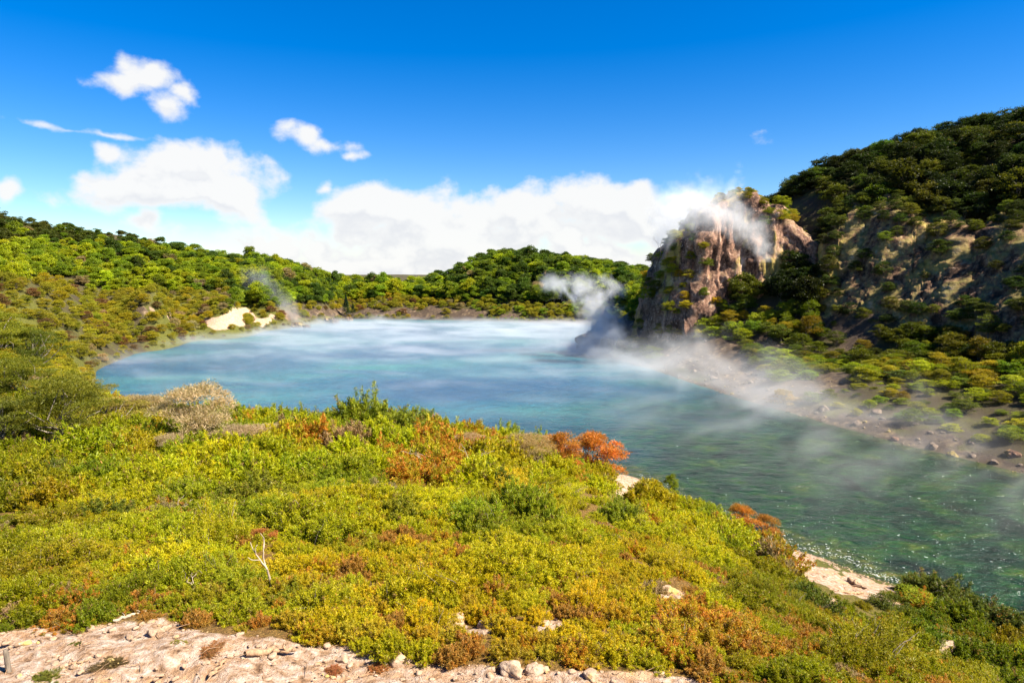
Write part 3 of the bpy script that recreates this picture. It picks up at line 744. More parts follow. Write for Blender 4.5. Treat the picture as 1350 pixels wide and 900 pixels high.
NEAR_MARKS = [('pale dry tree', 265, 530), ('leaning grey trunk', 80, 565), ('forked white branch', 255, 772), ('standing dead stem', 350, 730), ('rusty dead tangle', 600, 610), ('orange waterside bushes', 770, 590), ('rusty bank bush', 1000, 690), ('pale sandy strip', 1110, 760), ('round pale boulder', 1240, 850), ('pale rock slab', 610, 825), ('white rocks', 722, 832), ('fallen log', 355, 866), ('dark hollow bush', 690, 670), ('small sand patch', 825, 635), ('grey stones', 880, 785), ('cut stake', 14, 870), ('crest of the bank', 480, 545)]
FAR_MARKS = [('ridge conifers', 455, 345), ('gravel path', 120, 370), ('white sinter slope', 290, 415), ('knoll top', 700, 340), ('steam plume', 770, 395), ('rock pinnacle', 845, 345), ('brown bare spur', 200, 385), ('left hill crest', 20, 278), ('dark lake rocks', 385, 428), ('ridge dip', 560, 360), ('pale scree', 610, 412), ('left ridge shoulder', 250, 318), ('faint left steam', 350, 375), ('left edge trees', 40, 440), ('skyline bend', 120, 292), ('olive lakeside slope', 165, 425)]
RIGHT_MARKS = [('pinnacle foot', 930, 430), ('pale gully', 1145, 265), ('pinnacle notch', 1030, 290), ('dark recess', 1100, 400), ('dry waterside bush', 1035, 525), ('right shore bend', 1260, 590), ('hilltop', 1300, 150), ('pinnacle peak', 955, 262), ('ochre cliff face', 1230, 380), ('pinnacle left edge', 855, 380), ('rocky point', 785, 440), ('cliff foot', 1230, 460), ('skyline shoulder', 1130, 185)]
def where(px, py, marks):
    nm, mx, my = min(marks, key=lambda m: math.hypot(px-m[1], (py-m[2])*1.4))
    dx, dy = px-mx, (py-my)*1.4
    d = math.hypot(dx, dy)
    rel = ('left of' if dx < 0 else 'right of') if abs(dx) > abs(dy) else ('beyond' if dy < 0 else 'below')
    return ('just ' if d < 28 else '' if d < 60 else 'further ' if d < 110 else 'well ')+rel+' the '+nm
def colour_word(c):
    r, g, b = c
    if r > .26 and g < r*.62: return 'rusty orange'
    if r > .26 and b > .05: return 'pale straw'
    if r > 1.05*g and r > .2: return 'golden yellow'
    if r > 1.2*g: return 'brownish'
    if g > .155: return 'bright lime'
    if g > .10: return 'yellow green'
    if g > .06: return 'mid green'
    return 'dark green'
for k in ORDER:
    (x, y, z, px, py, b), kind, s, c = ROWS[k]
    if kind == 'broad':
        if nb < LIM_B:
            side = 'left hillside' if px < 400 else ('far saddle' if px < 590 else 'far knoll')
            big = 'large' if s > .92 else ('mid-sized' if s > .74 else 'small')
            t_ = plant(('broad', int(rng.integers(5))), 'forest_tree', (x, y, z-.5), s, rng.uniform(0, 6.28), c, f'{big} {colour_word(c)} tree on the {side}, {where(px, py-12, FAR_MARKS)}', 'tree', 'trees on the '+side, sz=rng.uniform(.9, 1.25)); nb += 1; FL.append((t_, px, py-12, big, colour_word(c)))
        else: rest['broad'].append(k)
    else:
        if nt < LIM_T:
            side = 'left shore' if px < 420 else 'far shore'
            big = 'large' if s > .6 else 'small'
            t_ = plant(('tier', int(rng.integers(5))), 'scrub_bush', (x, y, z-.5), s, rng.uniform(0, 6.28), c, f'{big} {colour_word(c)} scrub bush above the {side}, {where(px, py-6, FAR_MARKS)}', 'scrub bush', 'scrub bushes above the '+side, sz=rng.uniform(.8, 1.1)); nt += 1; SL.append((t_, px, py-6, big, colour_word(c)))
        else: rest['tier'].append(k)
for kind, nm, lab in (('broad', 'hill_forest', 'dense green forest covering the far ends of the hills'), ('tier', 'shore_scrub', 'low olive and straw scrub behind the far shoreline')):
    ks = rest[kind]
    if ks: mass(nm, [(ROWS[k][0][0], ROWS[k][0][1], ROWS[k][0][2]-.5) for k in ks], rng.uniform(0, 6.28, len(ks)), [ROWS[k][2] for k in ks], np.array([ROWS[k][3] for k in ks]), [(kind+'_i', 0), (kind+'_i', 1)], lab, M_LEAF_I)
relabel(FL, FAR_MARKS, 'tree'); relabel(SL, FAR_MARKS, 'scrub bush')
print('forest', nb, nt, len(rest['broad']), len(rest['tier']))
for px, Y, s in ((455, 224, .62), (464, 226, .36)):
    d = pdir(px, 350); x = d[0]/d[1]*Y
    plant(('conifer', 0), 'conifer', (x, Y, H(x, Y)+.5), s, 0, (.02,.045,.02), ('tall dark pointed conifer standing above the far ridge' if s > .5 else 'short dark conifer beside the taller one on the far ridge'), 'conifer')

# right hillside, scarp and pinnacle
def right_slope():
    def gen(rng, n):
        x = rng.uniform(14, 112, n); y = rng.uniform(26, 160, n); h = base_h(x, y)
        px, py = project(x, y, h); b = bare_mask(x, y, h)
        inp = ((x-40)/15.5)**2+((y-123)/12)**2 < 1
        # scarp footprint
        f = np.interp(px, [1060,1150,1250,1350,1500], [100,92,84,76,62]); tq = np.interp(px, [1060,1150,1250,1350,1500], [113,112,104,95,82])
        ins = (px > 1090) & (y > f+1) & (y < tq-1)
        ok = (h > .9) & (b < .45) & (px > 770) & (px < 1440) & ~inp & ~ins
        ok &= ~((h < 1.6) & (rng.uniform(0, 1, n) < .35))
        return np.column_stack([x, y, h, px, py, b])[ok]
    return scatter(14000, gen, lambda p: 2.1 if p[2] > 9 else 1.4, 31)
RS = right_slope(); rng = np.random.default_rng(78)
RS = RS[np.argsort(np.hypot(RS[:,0], RS[:,1]))]
n_r = 0; rest_r = []
for (x, y, z, px, py, b) in RS:
    if z > 9:
        s = rng.uniform(.55, 1.25); c = vary(rng, (.022,.034,.007) if rng.uniform() < .7 else (.07,.08,.009), .28)  # hill trees: vignette darkness put into the leaf colour
        lab = f"{'tall' if s > 1 else 'short'} {colour_word(c)} layered tree on the dark hill, {where(px, py-14, RIGHT_MARKS)}"; grp = 'layered trees on the hill above the cliff'
    else:
        s = rng.uniform(.40, .85); c = vary(rng, (.18,.215,.009) if rng.uniform() < .6 else ((.24,.22,.012) if rng.uniform() < .5 else (.10,.13,.012)), .2)
        if px > 1055 and py < 480: c = tuple(v*.45 for v in c)  # bushes under the cliff: their shade put into the leaf colour
        s *= 1-.35*(y < 75)*(z < 3.2)
        lab = f"{'tall' if s > .65 else 'low'} {colour_word(c)} layered bush on the bank, {where(px, py-6, RIGHT_MARKS)}"; grp = 'bushes on the bank below the cliff'
    vis = True
    t = np.linspace(.3, .96, 30); vis = (base_h(x*t, y*t) < HC+(z+4-HC)*t+.6).all()
    if not vis: continue
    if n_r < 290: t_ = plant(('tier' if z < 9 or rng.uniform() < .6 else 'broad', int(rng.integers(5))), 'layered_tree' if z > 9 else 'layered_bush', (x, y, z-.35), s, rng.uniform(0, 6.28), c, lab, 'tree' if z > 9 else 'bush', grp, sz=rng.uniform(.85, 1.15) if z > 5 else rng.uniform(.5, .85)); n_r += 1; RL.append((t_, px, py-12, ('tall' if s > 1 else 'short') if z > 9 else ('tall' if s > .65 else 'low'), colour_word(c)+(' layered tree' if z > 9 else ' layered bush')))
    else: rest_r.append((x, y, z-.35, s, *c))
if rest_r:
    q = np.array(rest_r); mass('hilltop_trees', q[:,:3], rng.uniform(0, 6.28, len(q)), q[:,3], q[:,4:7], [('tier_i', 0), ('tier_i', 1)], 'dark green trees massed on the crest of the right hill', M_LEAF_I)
relabel(RL, RIGHT_MARKS, '')
print('right', n_r, len(rest_r))
def on_rock(o, n, seed, zmin, up, smin, smax, cols, lab, grp, keep=None, spacing=1.5):
    rng = np.random.default_rng(seed); me = o.data; m = len(me.polygons)
    C = np.empty(m*3); me.polygons.foreach_get('center', C); C = C.reshape(-1, 3); N = np.empty(m*3); me.polygons.foreach_get('normal', N); N = N.reshape(-1, 3)
    sg = 1 if (N[:, 2] > 0).mean() > .5 else -1
    idx = rng.permutation(m); got = []
    for i in idx:
        if len(got) >= n: break
        c = C[i]
        if c[2] < zmin or N[i, 2]*sg < up: continue
        if keep is not None and not keep(c, rng): continue
        if any((c[0]-g[0])**2+(c[1]-g[1])**2+(c[2]-g[2])**2 < spacing**2 for g in got): continue
        got.append(c)
    for c in got:
        col = vary(rng, cols[int(rng.integers(len(cols)))], .2); s = rng.uniform(smin, smax)
        plant(('tier', int(rng.integers(5))), 'cliff_shrub', (c[0], c[1], c[2]-.35), s, rng.uniform(0, 6.28), col, f"{'larger' if s > (smin+smax)/2 else 'smaller'} {colour_word(col)} {lab}, {where(*[float(q) for q in project(*c)], RIGHT_MARKS)}", 'cliff shrub', grp, sz=rng.uniform(.8, 1.1))
def keep_p(c, rng):
    px, py = project(c[0], c[1], c[2])
    if px < 905: return rng.uniform() < .9
    if px < 950 and py > 300: return rng.uniform() < .5
    if py < 285: return rng.uniform() < .35
    if px > 1000 and py < 300: return True
    return rng.uniform() < (.16 if py > 350 else .05)
on_rock(pinn, 145, 51, 4, -.05, .30, .66, [(.24,.25,.010),(.10,.13,.01),(.28,.24,.012)], 'bush on the pinnacle', 'bushes clinging to the pinnacle', keep_p)
def keep_s(c, rng):
    px, py = project(c[0], c[1], c[2])
    return rng.uniform() < (.45 if py > 402+max(0, 1230-px)*.12 else .95 if py < 300 or px < 1105 else .03)
on_rock(scarp, 150, 52, 4, -.1, .35, .75, [(.03,.045,.008),(.05,.065,.01),(.09,.10,.012)], 'bush on the cliff', 'bushes on the cliff face', keep_s, 1.8)  # dark leaf colours carry the shade of the cliff

# foreground heath
HSEED = np.random.default_rng(90)
def heath():
    def gen(rng, n):
        a = np.radians(rng.uniform(-47, 45, n)); r = np.sqrt(rng.uniform(5.5**2, 66**2, n))
        x = r*np.sin(a); y = r*np.cos(a); h = base_h(x, y); px, py = project(x, y, h+.3); b = bare_mask(x, y, h)
        ok = (h > .45) & (b < .30) & (px > -110) & (px < 1450) & (py < 1000) & (x < 24) & (py > 470)
        ok &= ~((px > 798) & (px < 850) & (py > 622) & (py < 668))
        ok &= ~((px > 45) & (px < 128) & (py > 566) & (py < 622))
        return np.column_stack([x, y, h, px, py, b])[ok]
    return scatter(32000, gen, lambda p: .58 if np.hypot(p[0], p[1]) < 20 else .9, 33)
HP = heath()
t = np.linspace(.3, .93, 24)
HP = HP[[bool((base_h(p[0]*t, p[1]*t) < HC+(p[2]+1.6-HC)*t).all()) for p in HP]]
HP = HP[np.argsort(np.hypot(HP[:,0], HP[:,1]))]
RUST = [(600,600,75,34,.75),(560,585,30,20,.9),(100,770,50,24,.5),(380,790,80,34,.6),(480,800,60,30,.5),(270,770,90,34,.4),(700,860,110,36,.7),(850,740,34,30,.6),(985,690,50,25,.8),(900,830,140,44,.5),(120,800,70,22,.5),(780,610,40,20,.7),(300,850,220,34,.6),(545,545,60,16,.4),(560,720,120,40,.25)]
def heath_colour(x, y, px, py, rng):
    n = float(fbm(np.array([x/3.2]), np.array([y/3.2]), seed=70, oct=3)[0]); n2 = float(fbm(np.array([x/1.7+30]), np.array([y/1.7]), seed=71, oct=2)[0])
    k = min(max((n+.55)/.7, 0), 1)
    c = np.array((.160,.215,.007))*(1-k)+np.array((.325,.335,.005))*k
    if n2 > .4: c = np.array((.33,.29,.006))
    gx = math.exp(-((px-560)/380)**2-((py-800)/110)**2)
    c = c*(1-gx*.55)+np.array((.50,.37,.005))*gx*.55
    if px < 230: c = c*(.55+.45*max(px, 0)/230)  # vignette at the left edge painted into the heath colour
    if px > 950 and py > 720: c = c*.62  # shading of the lower right bank painted into the heath colour
    rust = 0.0
    for (cx, cy, rx, ry, st) in RUST:
        d = math.hypot((px-cx)/rx, (py-cy)/ry)
        if d < 1.15: rust = max(rust, st*(1.15-d))
    u = rng.uniform(); r_ = -1
    if u < rust*1.3: r_ = 2 if (u < rust*.45 and rust > .5) else (1 if u < rust*.9 else 0)
    elif rng.uniform() < .03: r_ = 0
    if r_ >= 0: c = c*.5+np.array((.36,.24,.02))*.5
    elif rng.uniform() < .035: c = np.array(TAN)*.85
    return vary(rng, c, .08, .05), r_
OPEN = [(1045,738,24,10,30),(1075,752,26,12,28),(1105,764,30,13,27),(1140,776,32,13,25),(1175,788,24,9,25),(825,640,26,12,40),(600,826,17,9,12.2),(640,829,9,6,12.2),(720,830,13,6,12),(880,786,16,10,14),(1240,853,18,9,16),(350,735,7,45,14),(79,572,12,24,26),(255,772,12,14,12),(1088,801,12,9,17),(905,680,11,5,30)]
def opened(x, y, z, s):
    for q in (.15, .5, .95):
        px, py = project(x, y, z+q*s)
        for (cx, cy, rx, ry, ym) in OPEN:
            if y < ym+9 and ((px-cx)/(rx+s*300/y))**2+((py-cy)/ry)**2 < 1: return True
    return False
HL = []; N_H = 0; rest_h = []
for (x, y, z, px, py, b) in HP:
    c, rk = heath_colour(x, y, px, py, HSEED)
    mound = 1+.42*float(fbm(np.array([x/2.4]), np.array([y/2.4]), seed=75, oct=2)[0])
    s = mound*HSEED.uniform(.55, 1.08)*(1.25 if np.hypot(x, y) > 24 else 1.0)*(1 if np.hypot(x, y) > 11 else .8)
    s *= 1-.35*sm(b, 0, .3)
    if py > 640: s *= .92
    if opened(x, y, z, s):
        s = HSEED.uniform(.24, .40)
        if opened(x, y, z, s*.6): continue
    if N_H < 300:
        big = 'full' if s > .88 else ('middling' if s > .72 else 'low')
        wh = 'on the near bank' if px < 800 else 'on the slope to the near shore'
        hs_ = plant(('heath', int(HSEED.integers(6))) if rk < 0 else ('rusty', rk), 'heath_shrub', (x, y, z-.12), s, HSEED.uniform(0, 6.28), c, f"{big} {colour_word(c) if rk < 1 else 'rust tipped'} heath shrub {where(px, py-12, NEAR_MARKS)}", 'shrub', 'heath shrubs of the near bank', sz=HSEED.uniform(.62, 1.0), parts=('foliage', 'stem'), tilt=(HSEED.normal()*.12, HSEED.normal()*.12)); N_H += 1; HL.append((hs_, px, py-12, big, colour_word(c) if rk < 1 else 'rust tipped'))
    else: rest_h.append((x, y, z-.12, s, *c, rk))
relabel(HL, NEAR_MARKS, 'shrub')
def low_heath():
    rng = np.random.default_rng(200)
    def gen(rng, n):
        x = rng.uniform(-9.5, 12, n); y = rng.uniform(6.5, 17, n); h = base_h(x, y); b = bare_mask(x, y, h)
        k = (b < .75) & (rng.uniform(0, 1, n) < 1-b*1.15)
        return np.column_stack([x, y, h, b])[k]
    P = scatter(9000, gen, .27, 201); rows = []
    for (x, y, z, b) in P:
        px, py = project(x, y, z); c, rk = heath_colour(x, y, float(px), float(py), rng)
        if rng.uniform() < .14: c = (.34, .19, .03)
        s = rng.uniform(.16, .42)*(1-.5*b)
        if opened(x, y, z, s*.5): continue
        rows.append((x, y, z-.03, s, *c))
    q = np.array(rows)
    mass('low_heath', q[:,:3], rng.uniform(0, 6.28, len(q)), q[:,3], q[:,4:7], [('heath_i', k) for k in (0, 1, 2, 4)], 'low sparse heath creeping between the shrubs and the bare soil', M_LEAF_I)
low_heath()
q = np.array(rest_h); g_ = q[q[:,7] < 0]; r_ = q[q[:,7] >= 0]
mass('heath_scrub', g_[:,:3], HSEED.uniform(0, 6.28, len(g_)), g_[:,3], g_[:,4:7], [('heath_i', k) for k in range(4)], 'unbroken yellow green heath scrub on the near bank', M_LEAF_I)
mass('rusty_scrub', r_[:,:3], HSEED.uniform(0, 6.28, len(r_)), r_[:,3], r_[:,4:7], [('heath_i', k) for k in (4, 5)], 'rust tipped heath scrub scattered over the near bank', M_LEAF_I)
print('heath', N_H, len(rest_h))

# ------------------------------------------------------------------ single plants
def put_px(px, py, ymin=5, ymax=300): return hit(px, py, ymin, ymax)
def by_width(Y, wpx, key): return wpx/900*Y/(2*PROTO[key][3]*1.08)
def single(key, name, px, py, wpx, col, label, cat, group=None, sz=1.0, ymin=5, ymax=300, rz=0.0, sink=.15, parts=('crown', 'trunk')):
    x, y, z = put_px(px, py, ymin, ymax)
    return plant(key, name, (x, y, z-sink), by_width(y, wpx, key), rz, col, label, cat, group, sz, parts)
KAN = 'windswept trees at the left edge'
for i, (px, py, w, c, sz, lab) in enumerate([
    (82, 588, 160, (.15,.15,.012), .85, 'spreading olive tree with a leaning pale grey trunk at the left edge'),
    (5, 592, 120, (.10,.11,.012), .9, 'dark olive tree cut by the left edge, before the grey trunk'),
    (150, 572, 110, (.28,.23,.04), .7, 'straw tinged layered bush right of the leaning grey trunk'),
    (25, 535, 120, (.14,.15,.012), .8, 'flat topped olive tree on the left edge behind the grey trunk'),
    (110, 545, 100, (.21,.18,.02), .7, 'brownish layered tree standing just behind the grey trunk'),
    (45, 500, 110, (.09,.11,.012), .9, 'dark layered tree at the left lake corner'),
    (0, 480, 110, (.18,.19,.012), .9, 'olive tree high on the left edge above the dark one'),
    (80, 485, 60, (.17,.16,.012), .7, 'small olive tree whose branches reach out over the lake corner')]):
    single(('near_tier', i % 3), 'kanuka_tree', px, py, w, c, lab, 'tree', KAN, sz, 14, 75, i*1.7)
for i, (px, py, w, c, sz, lab) in enumerate([
    (268, 590, 130, (.42,.32,.17), 1.0, 'tall pale dry straw coloured tree standing out against the water'),
    (315, 598, 90, (.36,.26,.15), .7, 'low pinkish dry bush right of the pale dry tree'),
    (225, 600, 80, (.38,.29,.16), .6, 'low straw bush left of the pale dry tree'),
    (185, 566, 90, (.34,.25,.12), .8, 'dry straw bush leaning over the water left of the pale dry tree'),
    (360, 585, 80, (.40,.31,.16), .55, 'small pale dry bush on the crest of the near bank'),
    (620, 600, 80, (.38,.25,.13), .6, 'dry pinkish bush behind the rusty dead tangle'),
    (690, 610, 90, (.34,.24,.10), .7, 'dry brown bush on the crest beyond the dark hollow bush')]):
    single(('dryairy', 0), 'dry_bush', px, py, w, c, lab, 'dry bush', None, sz, 16, 60, i*1.3)
for i, (px, py, w, c, sz, lab) in enumerate([
    (742, 618, 66, (.46,.19,.03), 1.1, 'smaller orange leaved bush at the water on the near shore'),
    (788, 628, 92, (.48,.17,.025), 1.0, 'larger orange leaved bush at the water beside the small sand patch'),
    (978, 700, 50, (.42,.18,.025), 1.0, 'rusty orange bush on the bank above the sandy strip, left one'),
    (1012, 706, 48, (.38,.17,.03), .9, 'rusty brown bush on the bank above the sandy strip, right one')]):
    single(('airy', i % 2), 'orange_bush', px, py, w, c, lab, 'bush', 'orange bushes near the water', sz, 25, 60, i*2.1)
single(('airy', 0), 'sapling', 886, 652, 22, (.22,.26,.012), 'small lone green sapling standing at the edge of the water', 'sapling', None, 1.9, 30, 60)
x, y, z = hit(1035, 533, 50, 110)
plant(('airy', 1), 'dry_bush', (x, y, z-.2), by_width(y, 40, ('airy', 1)), 1, (.36,.26,.09), 'small straw coloured bush alone beside the water under the cliffs', 'dry bush', None, .8)
for i, (px, py, w, c, sz, lab) in enumerate([
    (690, 690, 105, (.21,.25,.010), 1.15, 'big rounded lime bush with a dark hollow under it mid slope'),
    (480, 572, 100, (.19,.225,.010), 1.0, 'bushy lime shrub on the crest against the lake'),
    (540, 580, 90, (.17,.20,.012), 1.0, 'yellow green shrub on the crest left of the rusty tangle'),
    (420, 575, 80, (.20,.22,.012), .9, 'lime shrub on the crest left of the bushy one'),
    (660, 580, 80, (.22,.26,.012), 1.1, 'bright lime shrub on the crest behind the rusty tangle'),
    (700, 590, 60, (.20,.25,.012), 1.1, 'lime shrub on the crest left of the orange waterside bushes'),
    (640, 640, 70, (.10,.13,.012), 1.0, 'dark green shrub below the rusty dead tangle'),
    (820, 690, 70, (.20,.24,.012), 1.0, 'lime shrub on the slope below the small sand patch'),
    (940, 690, 60, (.22,.27,.012), .9, 'bright lime shrub left of the rusty bank bushes'),
    (860, 670, 55, (.21,.24,.012), .9, 'lime shrub right of the small sand patch'),
    (1060, 800, 80, (.10,.13,.012), .9, 'dark green shrub below the pale sandy strip'),
    (1230, 800, 110, (.08,.10,.010), .7, 'dark olive shrub at the water right of the sandy strip'),
    (1290, 830, 120, (.07,.09,.010), .7, 'dark olive shrub at the water above the round boulder'),
    (390, 800, 80, (.20,.21,.010), .8, 'lime shrub behind the fallen log'),
    (60, 640, 90, (.10,.12,.012), .8, 'dark green shrub below the leaning grey trunk'),
    (150, 690, 100, (.11,.135,.012), .8, 'dark green shrub on the left of the near bank'),
    (330, 660, 100, (.18,.19,.012), .8, 'olive shrub below the pale dry tree'),
    (520, 690, 90, (.22,.22,.010), .8, 'yellow shrub in the middle of the near bank')]):
    single(('bushy', i % 2), 'bushy_shrub', px, py, w, c, lab, 'shrub', 'larger bushy shrubs of the near bank', sz, 8, 60, i*1.1, parts=('foliage', 'stem'))

# ------------------------------------------------------------------ dead wood, stones
def dead_branch(name, px, py, hpx, seed, mat, label, spread=.6, n=5, ymin=6, ymax=60, cat='dead branch', thick=.03, Y=None, upright=.9):
    x, y, z = hit(px, py, ymin, ymax) if Y is None else at(px, py, Y)
    Hh = hpx/900*y; rng = np.random.default_rng(seed); parts = []
    def grow(p, d, L, r, lev):
        q = p + d*L; parts.append(limb(p, q, r, r*.6, rng, .08, 6, 6))
        if lev == 0: return
        for k in range(2 + int(rng.integers(2))):
            dd = d + rng.normal(size=3)*spread*np.array([1, .8, .6]); dd[2] = abs(dd[2])*upright; dd /= np.linalg.norm(dd)
            grow(q if k < 2 else p+d*L*.6, dd, L*rng.uniform(.5, .75), r*.55, lev-1)
    d0 = rng.normal(size=3)*.25; d0[2] = 1; d0 /= np.linalg.norm(d0)
    grow(np.array([0, 0, -.05*Hh]), d0, Hh*.42, thick*Hh, n-2)
    V, F = join(parts)
    o = obj(name, mesh_np(name, V, F, [mat], True)); o.location = (x, y, z); tag(o, label, cat); return o
dead_branch('dead_branch', 255, 790, 42, 11, M_DEAD, 'forked white dead branch sticking out of the heath', .8, 4)
dead_branch('dead_sapling', 350, 795, 115, 12, M_DEAD, 'tall standing dead stem with rusty leaves at its tip', .3, 4, cat='dead stem', thick=.02)
single(('airy', 0), 'rusty_shrub', 350, 715, 42, (.42,.16,.04), 'tuft of rusty red leaves round the standing dead stem', 'shrub', None, .9)
for i, (px, py, h_, lab) in enumerate([(612, 628, 60, 'bleached bare branches rising from the rusty dead tangle'), (560, 625, 55, 'thin bleached branches left of the rusty dead tangle'), (228, 690, 50, 'thin grey forked twigs low on the left of the bank'), (700, 655, 40, 'dark bare twigs on the dark hollow bush'), (325, 640, 45, 'pale bare twigs below the pale dry tree'), (205, 545, 60, 'bare pale branches at the water left of the pale dry tree')]):
    dead_branch('dead_branch', px, py, h_, 30+i, M_DEAD, lab, .6, 5, thick=.018)
for i, (px, py, h_, Y, lab) in enumerate([(868, 352, 44, 118, 'bare dead tree on the left shoulder of the pinnacle'), (880, 345, 34, 119, 'smaller bare dead tree beside the first on the pinnacle'), (893, 335, 26, 118, 'short bare dead tree right of the pair on the pinnacle')]):
    dead_branch('dead_tree', px, py, h_, 50+i, M_BARK, lab, .45, 5, cat='dead tree', thick=.014, Y=Y)
for i, (px, py, Y, s, lab) in enumerate([(952, 262, 113, .32, 'tiny lone tree at the very top of the pinnacle'), (943, 268, 113, .22, 'tiniest tree left of the lone one on the pinnacle'), (985, 262, 114, .5, 'brownish tree on the pinnacle crest right of its peak'), (1005, 268, 114, .55, 'olive tree on the pinnacle crest next to the notch')]):
    x, y, z = at(px, py, Y); plant(('tier', i), 'crest_tree', (x, y, z-.6), s, i, (.07,.075,.012) if i < 2 else (.17,.15,.012), lab, 'tree', None, 1.4 if i < 2 else .9)
def log(name, px0, py0, px1, py1, r, seed, label, mat=None, cat='log'):
    a = np.array(hit(px0, py0, 4, 60)); b = np.array(hit(px1, py1, 4, 60)); rng = np.random.default_rng(seed)
    n = 14; t = np.linspace(0, 1, n)[:,None]; P = a+(b-a)*t; P[:,2] = [H(p[0], p[1])+r*.7 for p in P]
    P = P + rng.normal(size=(n, 3))*r*.35
    rad = r*(1-.45*t[:,0])*(1+rng.normal(size=n)*.12); rad[0] *= .6; rad[-1] *= .4
    o0 = P[0].copy(); parts = [tube(P-o0, rad, 9)]
    for k in (4, 8, 10): parts.append(limb(P[k]-o0, P[k]-o0+rng.normal(size=3)*r*5*np.array([1, 1, .5]), r*.35, r*.1, rng, .1, 4, 5))
    V, F = join(parts); o = obj(name, mesh_np(name, V, F, [mat or M_LOG], True)); o.location = o0; tag(o, label, cat)
log('fallen_log', 322, 868, 392, 862, .055, 1, 'fallen brown log lying on the pale soil at the bottom')
log('fallen_branch', 250, 820, 292, 806, .03, 2, 'thin fallen branch at the edge of the shrubs above the bare soil', cat='branch')
log('fallen_branch', 276, 898, 300, 872, .03, 3, 'short fallen branch pointing down at the bottom edge', cat='branch')
log('fallen_branch', 150, 822, 195, 808, .028, 4, 'grey branch half under the heath left of the thin one', M_DEAD, 'branch')
log('fallen_branch', 92, 878, 118, 872, .02, 5, 'dark stick on the bare soil near the cut stake', cat='branch')
log('driftwood', 1118, 765, 1142, 778, .09, 6, 'dark driftwood stick lying across the pale sandy strip', cat='driftwood')
log('driftwood', 1105, 780, 1140, 782, .07, 7, 'second dark driftwood stick lower on the sandy strip', cat='driftwood')
x, y, z = hit(12, 886, 4, 20)
V, F = tube(np.array([(0, 0, -.1), (-.01, 0, .1), (-.03, .01, .26), (-.04, .01, .30)]), [.035, .034, .03, .018], 9)
tag(obj('stake', mesh_np('stake', V, F, [M_BARK], True), None, (x, y, z)), 'short dark cut stake standing in the bare soil, bottom left', 'stake')
ROCK_SPOTS = [(1240, 856, 34, 'round pale boulder among dark shrubs near the bottom right', 'boulder'), (598, 826, 44, 'pale rock slab showing through the yellow heath', 'rock'), (640, 829, 26, 'smaller pale rock right of the rock slab', 'rock'), (716, 826, 20, 'white rock right of the pale slabs', 'rock'), (728, 836, 22, 'flat white rock below the other white rock', 'rock'),
    (880, 780, 24, 'grey pinkish stone on the slope', 'rock'), (874, 792, 18, 'smaller dark stone under the grey pinkish one', 'rock'), (1086, 800, 22, 'pale rock on the slope below the sandy strip', 'rock'), (528, 876, 34, 'blocky pale rock at the bottom edge of the heath', 'rock'), (672, 888, 36, 'tan flat rock at the bottom edge, centre', 'rock'), (705, 890, 28, 'pale rock right of the tan flat rock', 'rock'), (780, 892, 26, 'whitish rock at the bottom edge under orange shrubs', 'rock'), (452, 874, 20, 'small pale rock at the edge of bare soil', 'rock'), (1215, 852, 14, 'small stone left of the round boulder', 'rock'), (1290, 880, 34, 'pale grey rock in the bottom right corner', 'rock'), (1265, 892, 24, 'pale rock below the grey rock in the corner', 'rock'), (940, 838, 14, 'small pale rock in yellow heath', 'rock'), (205, 838, 22, 'pale rock at the upper edge of the bare soil', 'rock'), (52, 838, 20, 'tan rock on the bare soil near the left edge', 'rock'), (262, 822, 20, 'flat stone beside the thin fallen branch', 'rock'), (1130, 768, 12, 'small stone on the sandy strip', 'rock')]
for i, (px, py, w, lab, cat) in enumerate(ROCK_SPOTS):
    x, y, z = hit(px, py, 5, 60); s = w/900*y*.5
    o = obj(cat, make_rock(cat, (s, s*.8, s), 400+i, M_STONE, .62)); o.location = (x, y, z+s*.12); o.rotation_euler = (0, 0, i*1.3); tag(o, lab, cat)
for (X, Y, s, sq, lab, nm, mt, sd) in [(15.2, 133, 3.4, 1.0, 'dark jagged rock at the tip of the steaming point', 'point_rock', M_DARK, 3), (17.5, 127.5, 3.0, .9, 'lower dark rock in front of the tip of the point', 'point_rock', M_DARK, 5), (18.5, 137, 4.2, 1.0, 'scrub topped rock at the back of the point', 'point_rock', M_DARK, 8), (21.5, 122, 3.0, .8, 'dark rock at the water under the left edge of the pinnacle', 'point_rock', M_DARK, 9),
        (-60, 190, 2.6, .45, 'reddish dark rock running out into the lake from the white sinter', 'lake_rock', M_DARK, 11), (-56.5, 188, 1.5, .4, 'low dark rock at the end of the lake rocks', 'lake_rock', M_DARK, 12), (-64.5, 192, 2.0, .6, 'dark rock against the white sinter slope', 'lake_rock', M_DARK, 13), (-55, 207, 2.2, .8, 'dark rock on the far shore above the lake rocks', 'lake_rock', M_DARK, 14), (-52, 216, 2.0, .6, 'dark rock further back on the far shore', 'lake_rock', M_DARK, 15)]:
    o = obj(nm, make_rock(nm, (s, s*.85, s), sd, mt, sq, 60, .42)); o.location = (X, Y, s*sq*.25); o.rotation_euler = (0, 0, sd); tag(o, lab, 'rock')
for (X, Y, z, s, c, lab) in [(17.5, 137.5, 2.8, .75, (.13,.14,.012), 'bush on top of the rocky point above the dark rock'), (15.6, 134, 2.2, .5, (.2,.16,.03), 'brownish bush on the lakeward side of the rocky point'), (20.5, 134, 3.0, .7, (.10,.12,.012), 'bush on the point nearer the pinnacle')]:
    plant(('tier', 1), 'layered_bush', (X, Y, z-.3), s, 1, c, lab, 'bush', None)
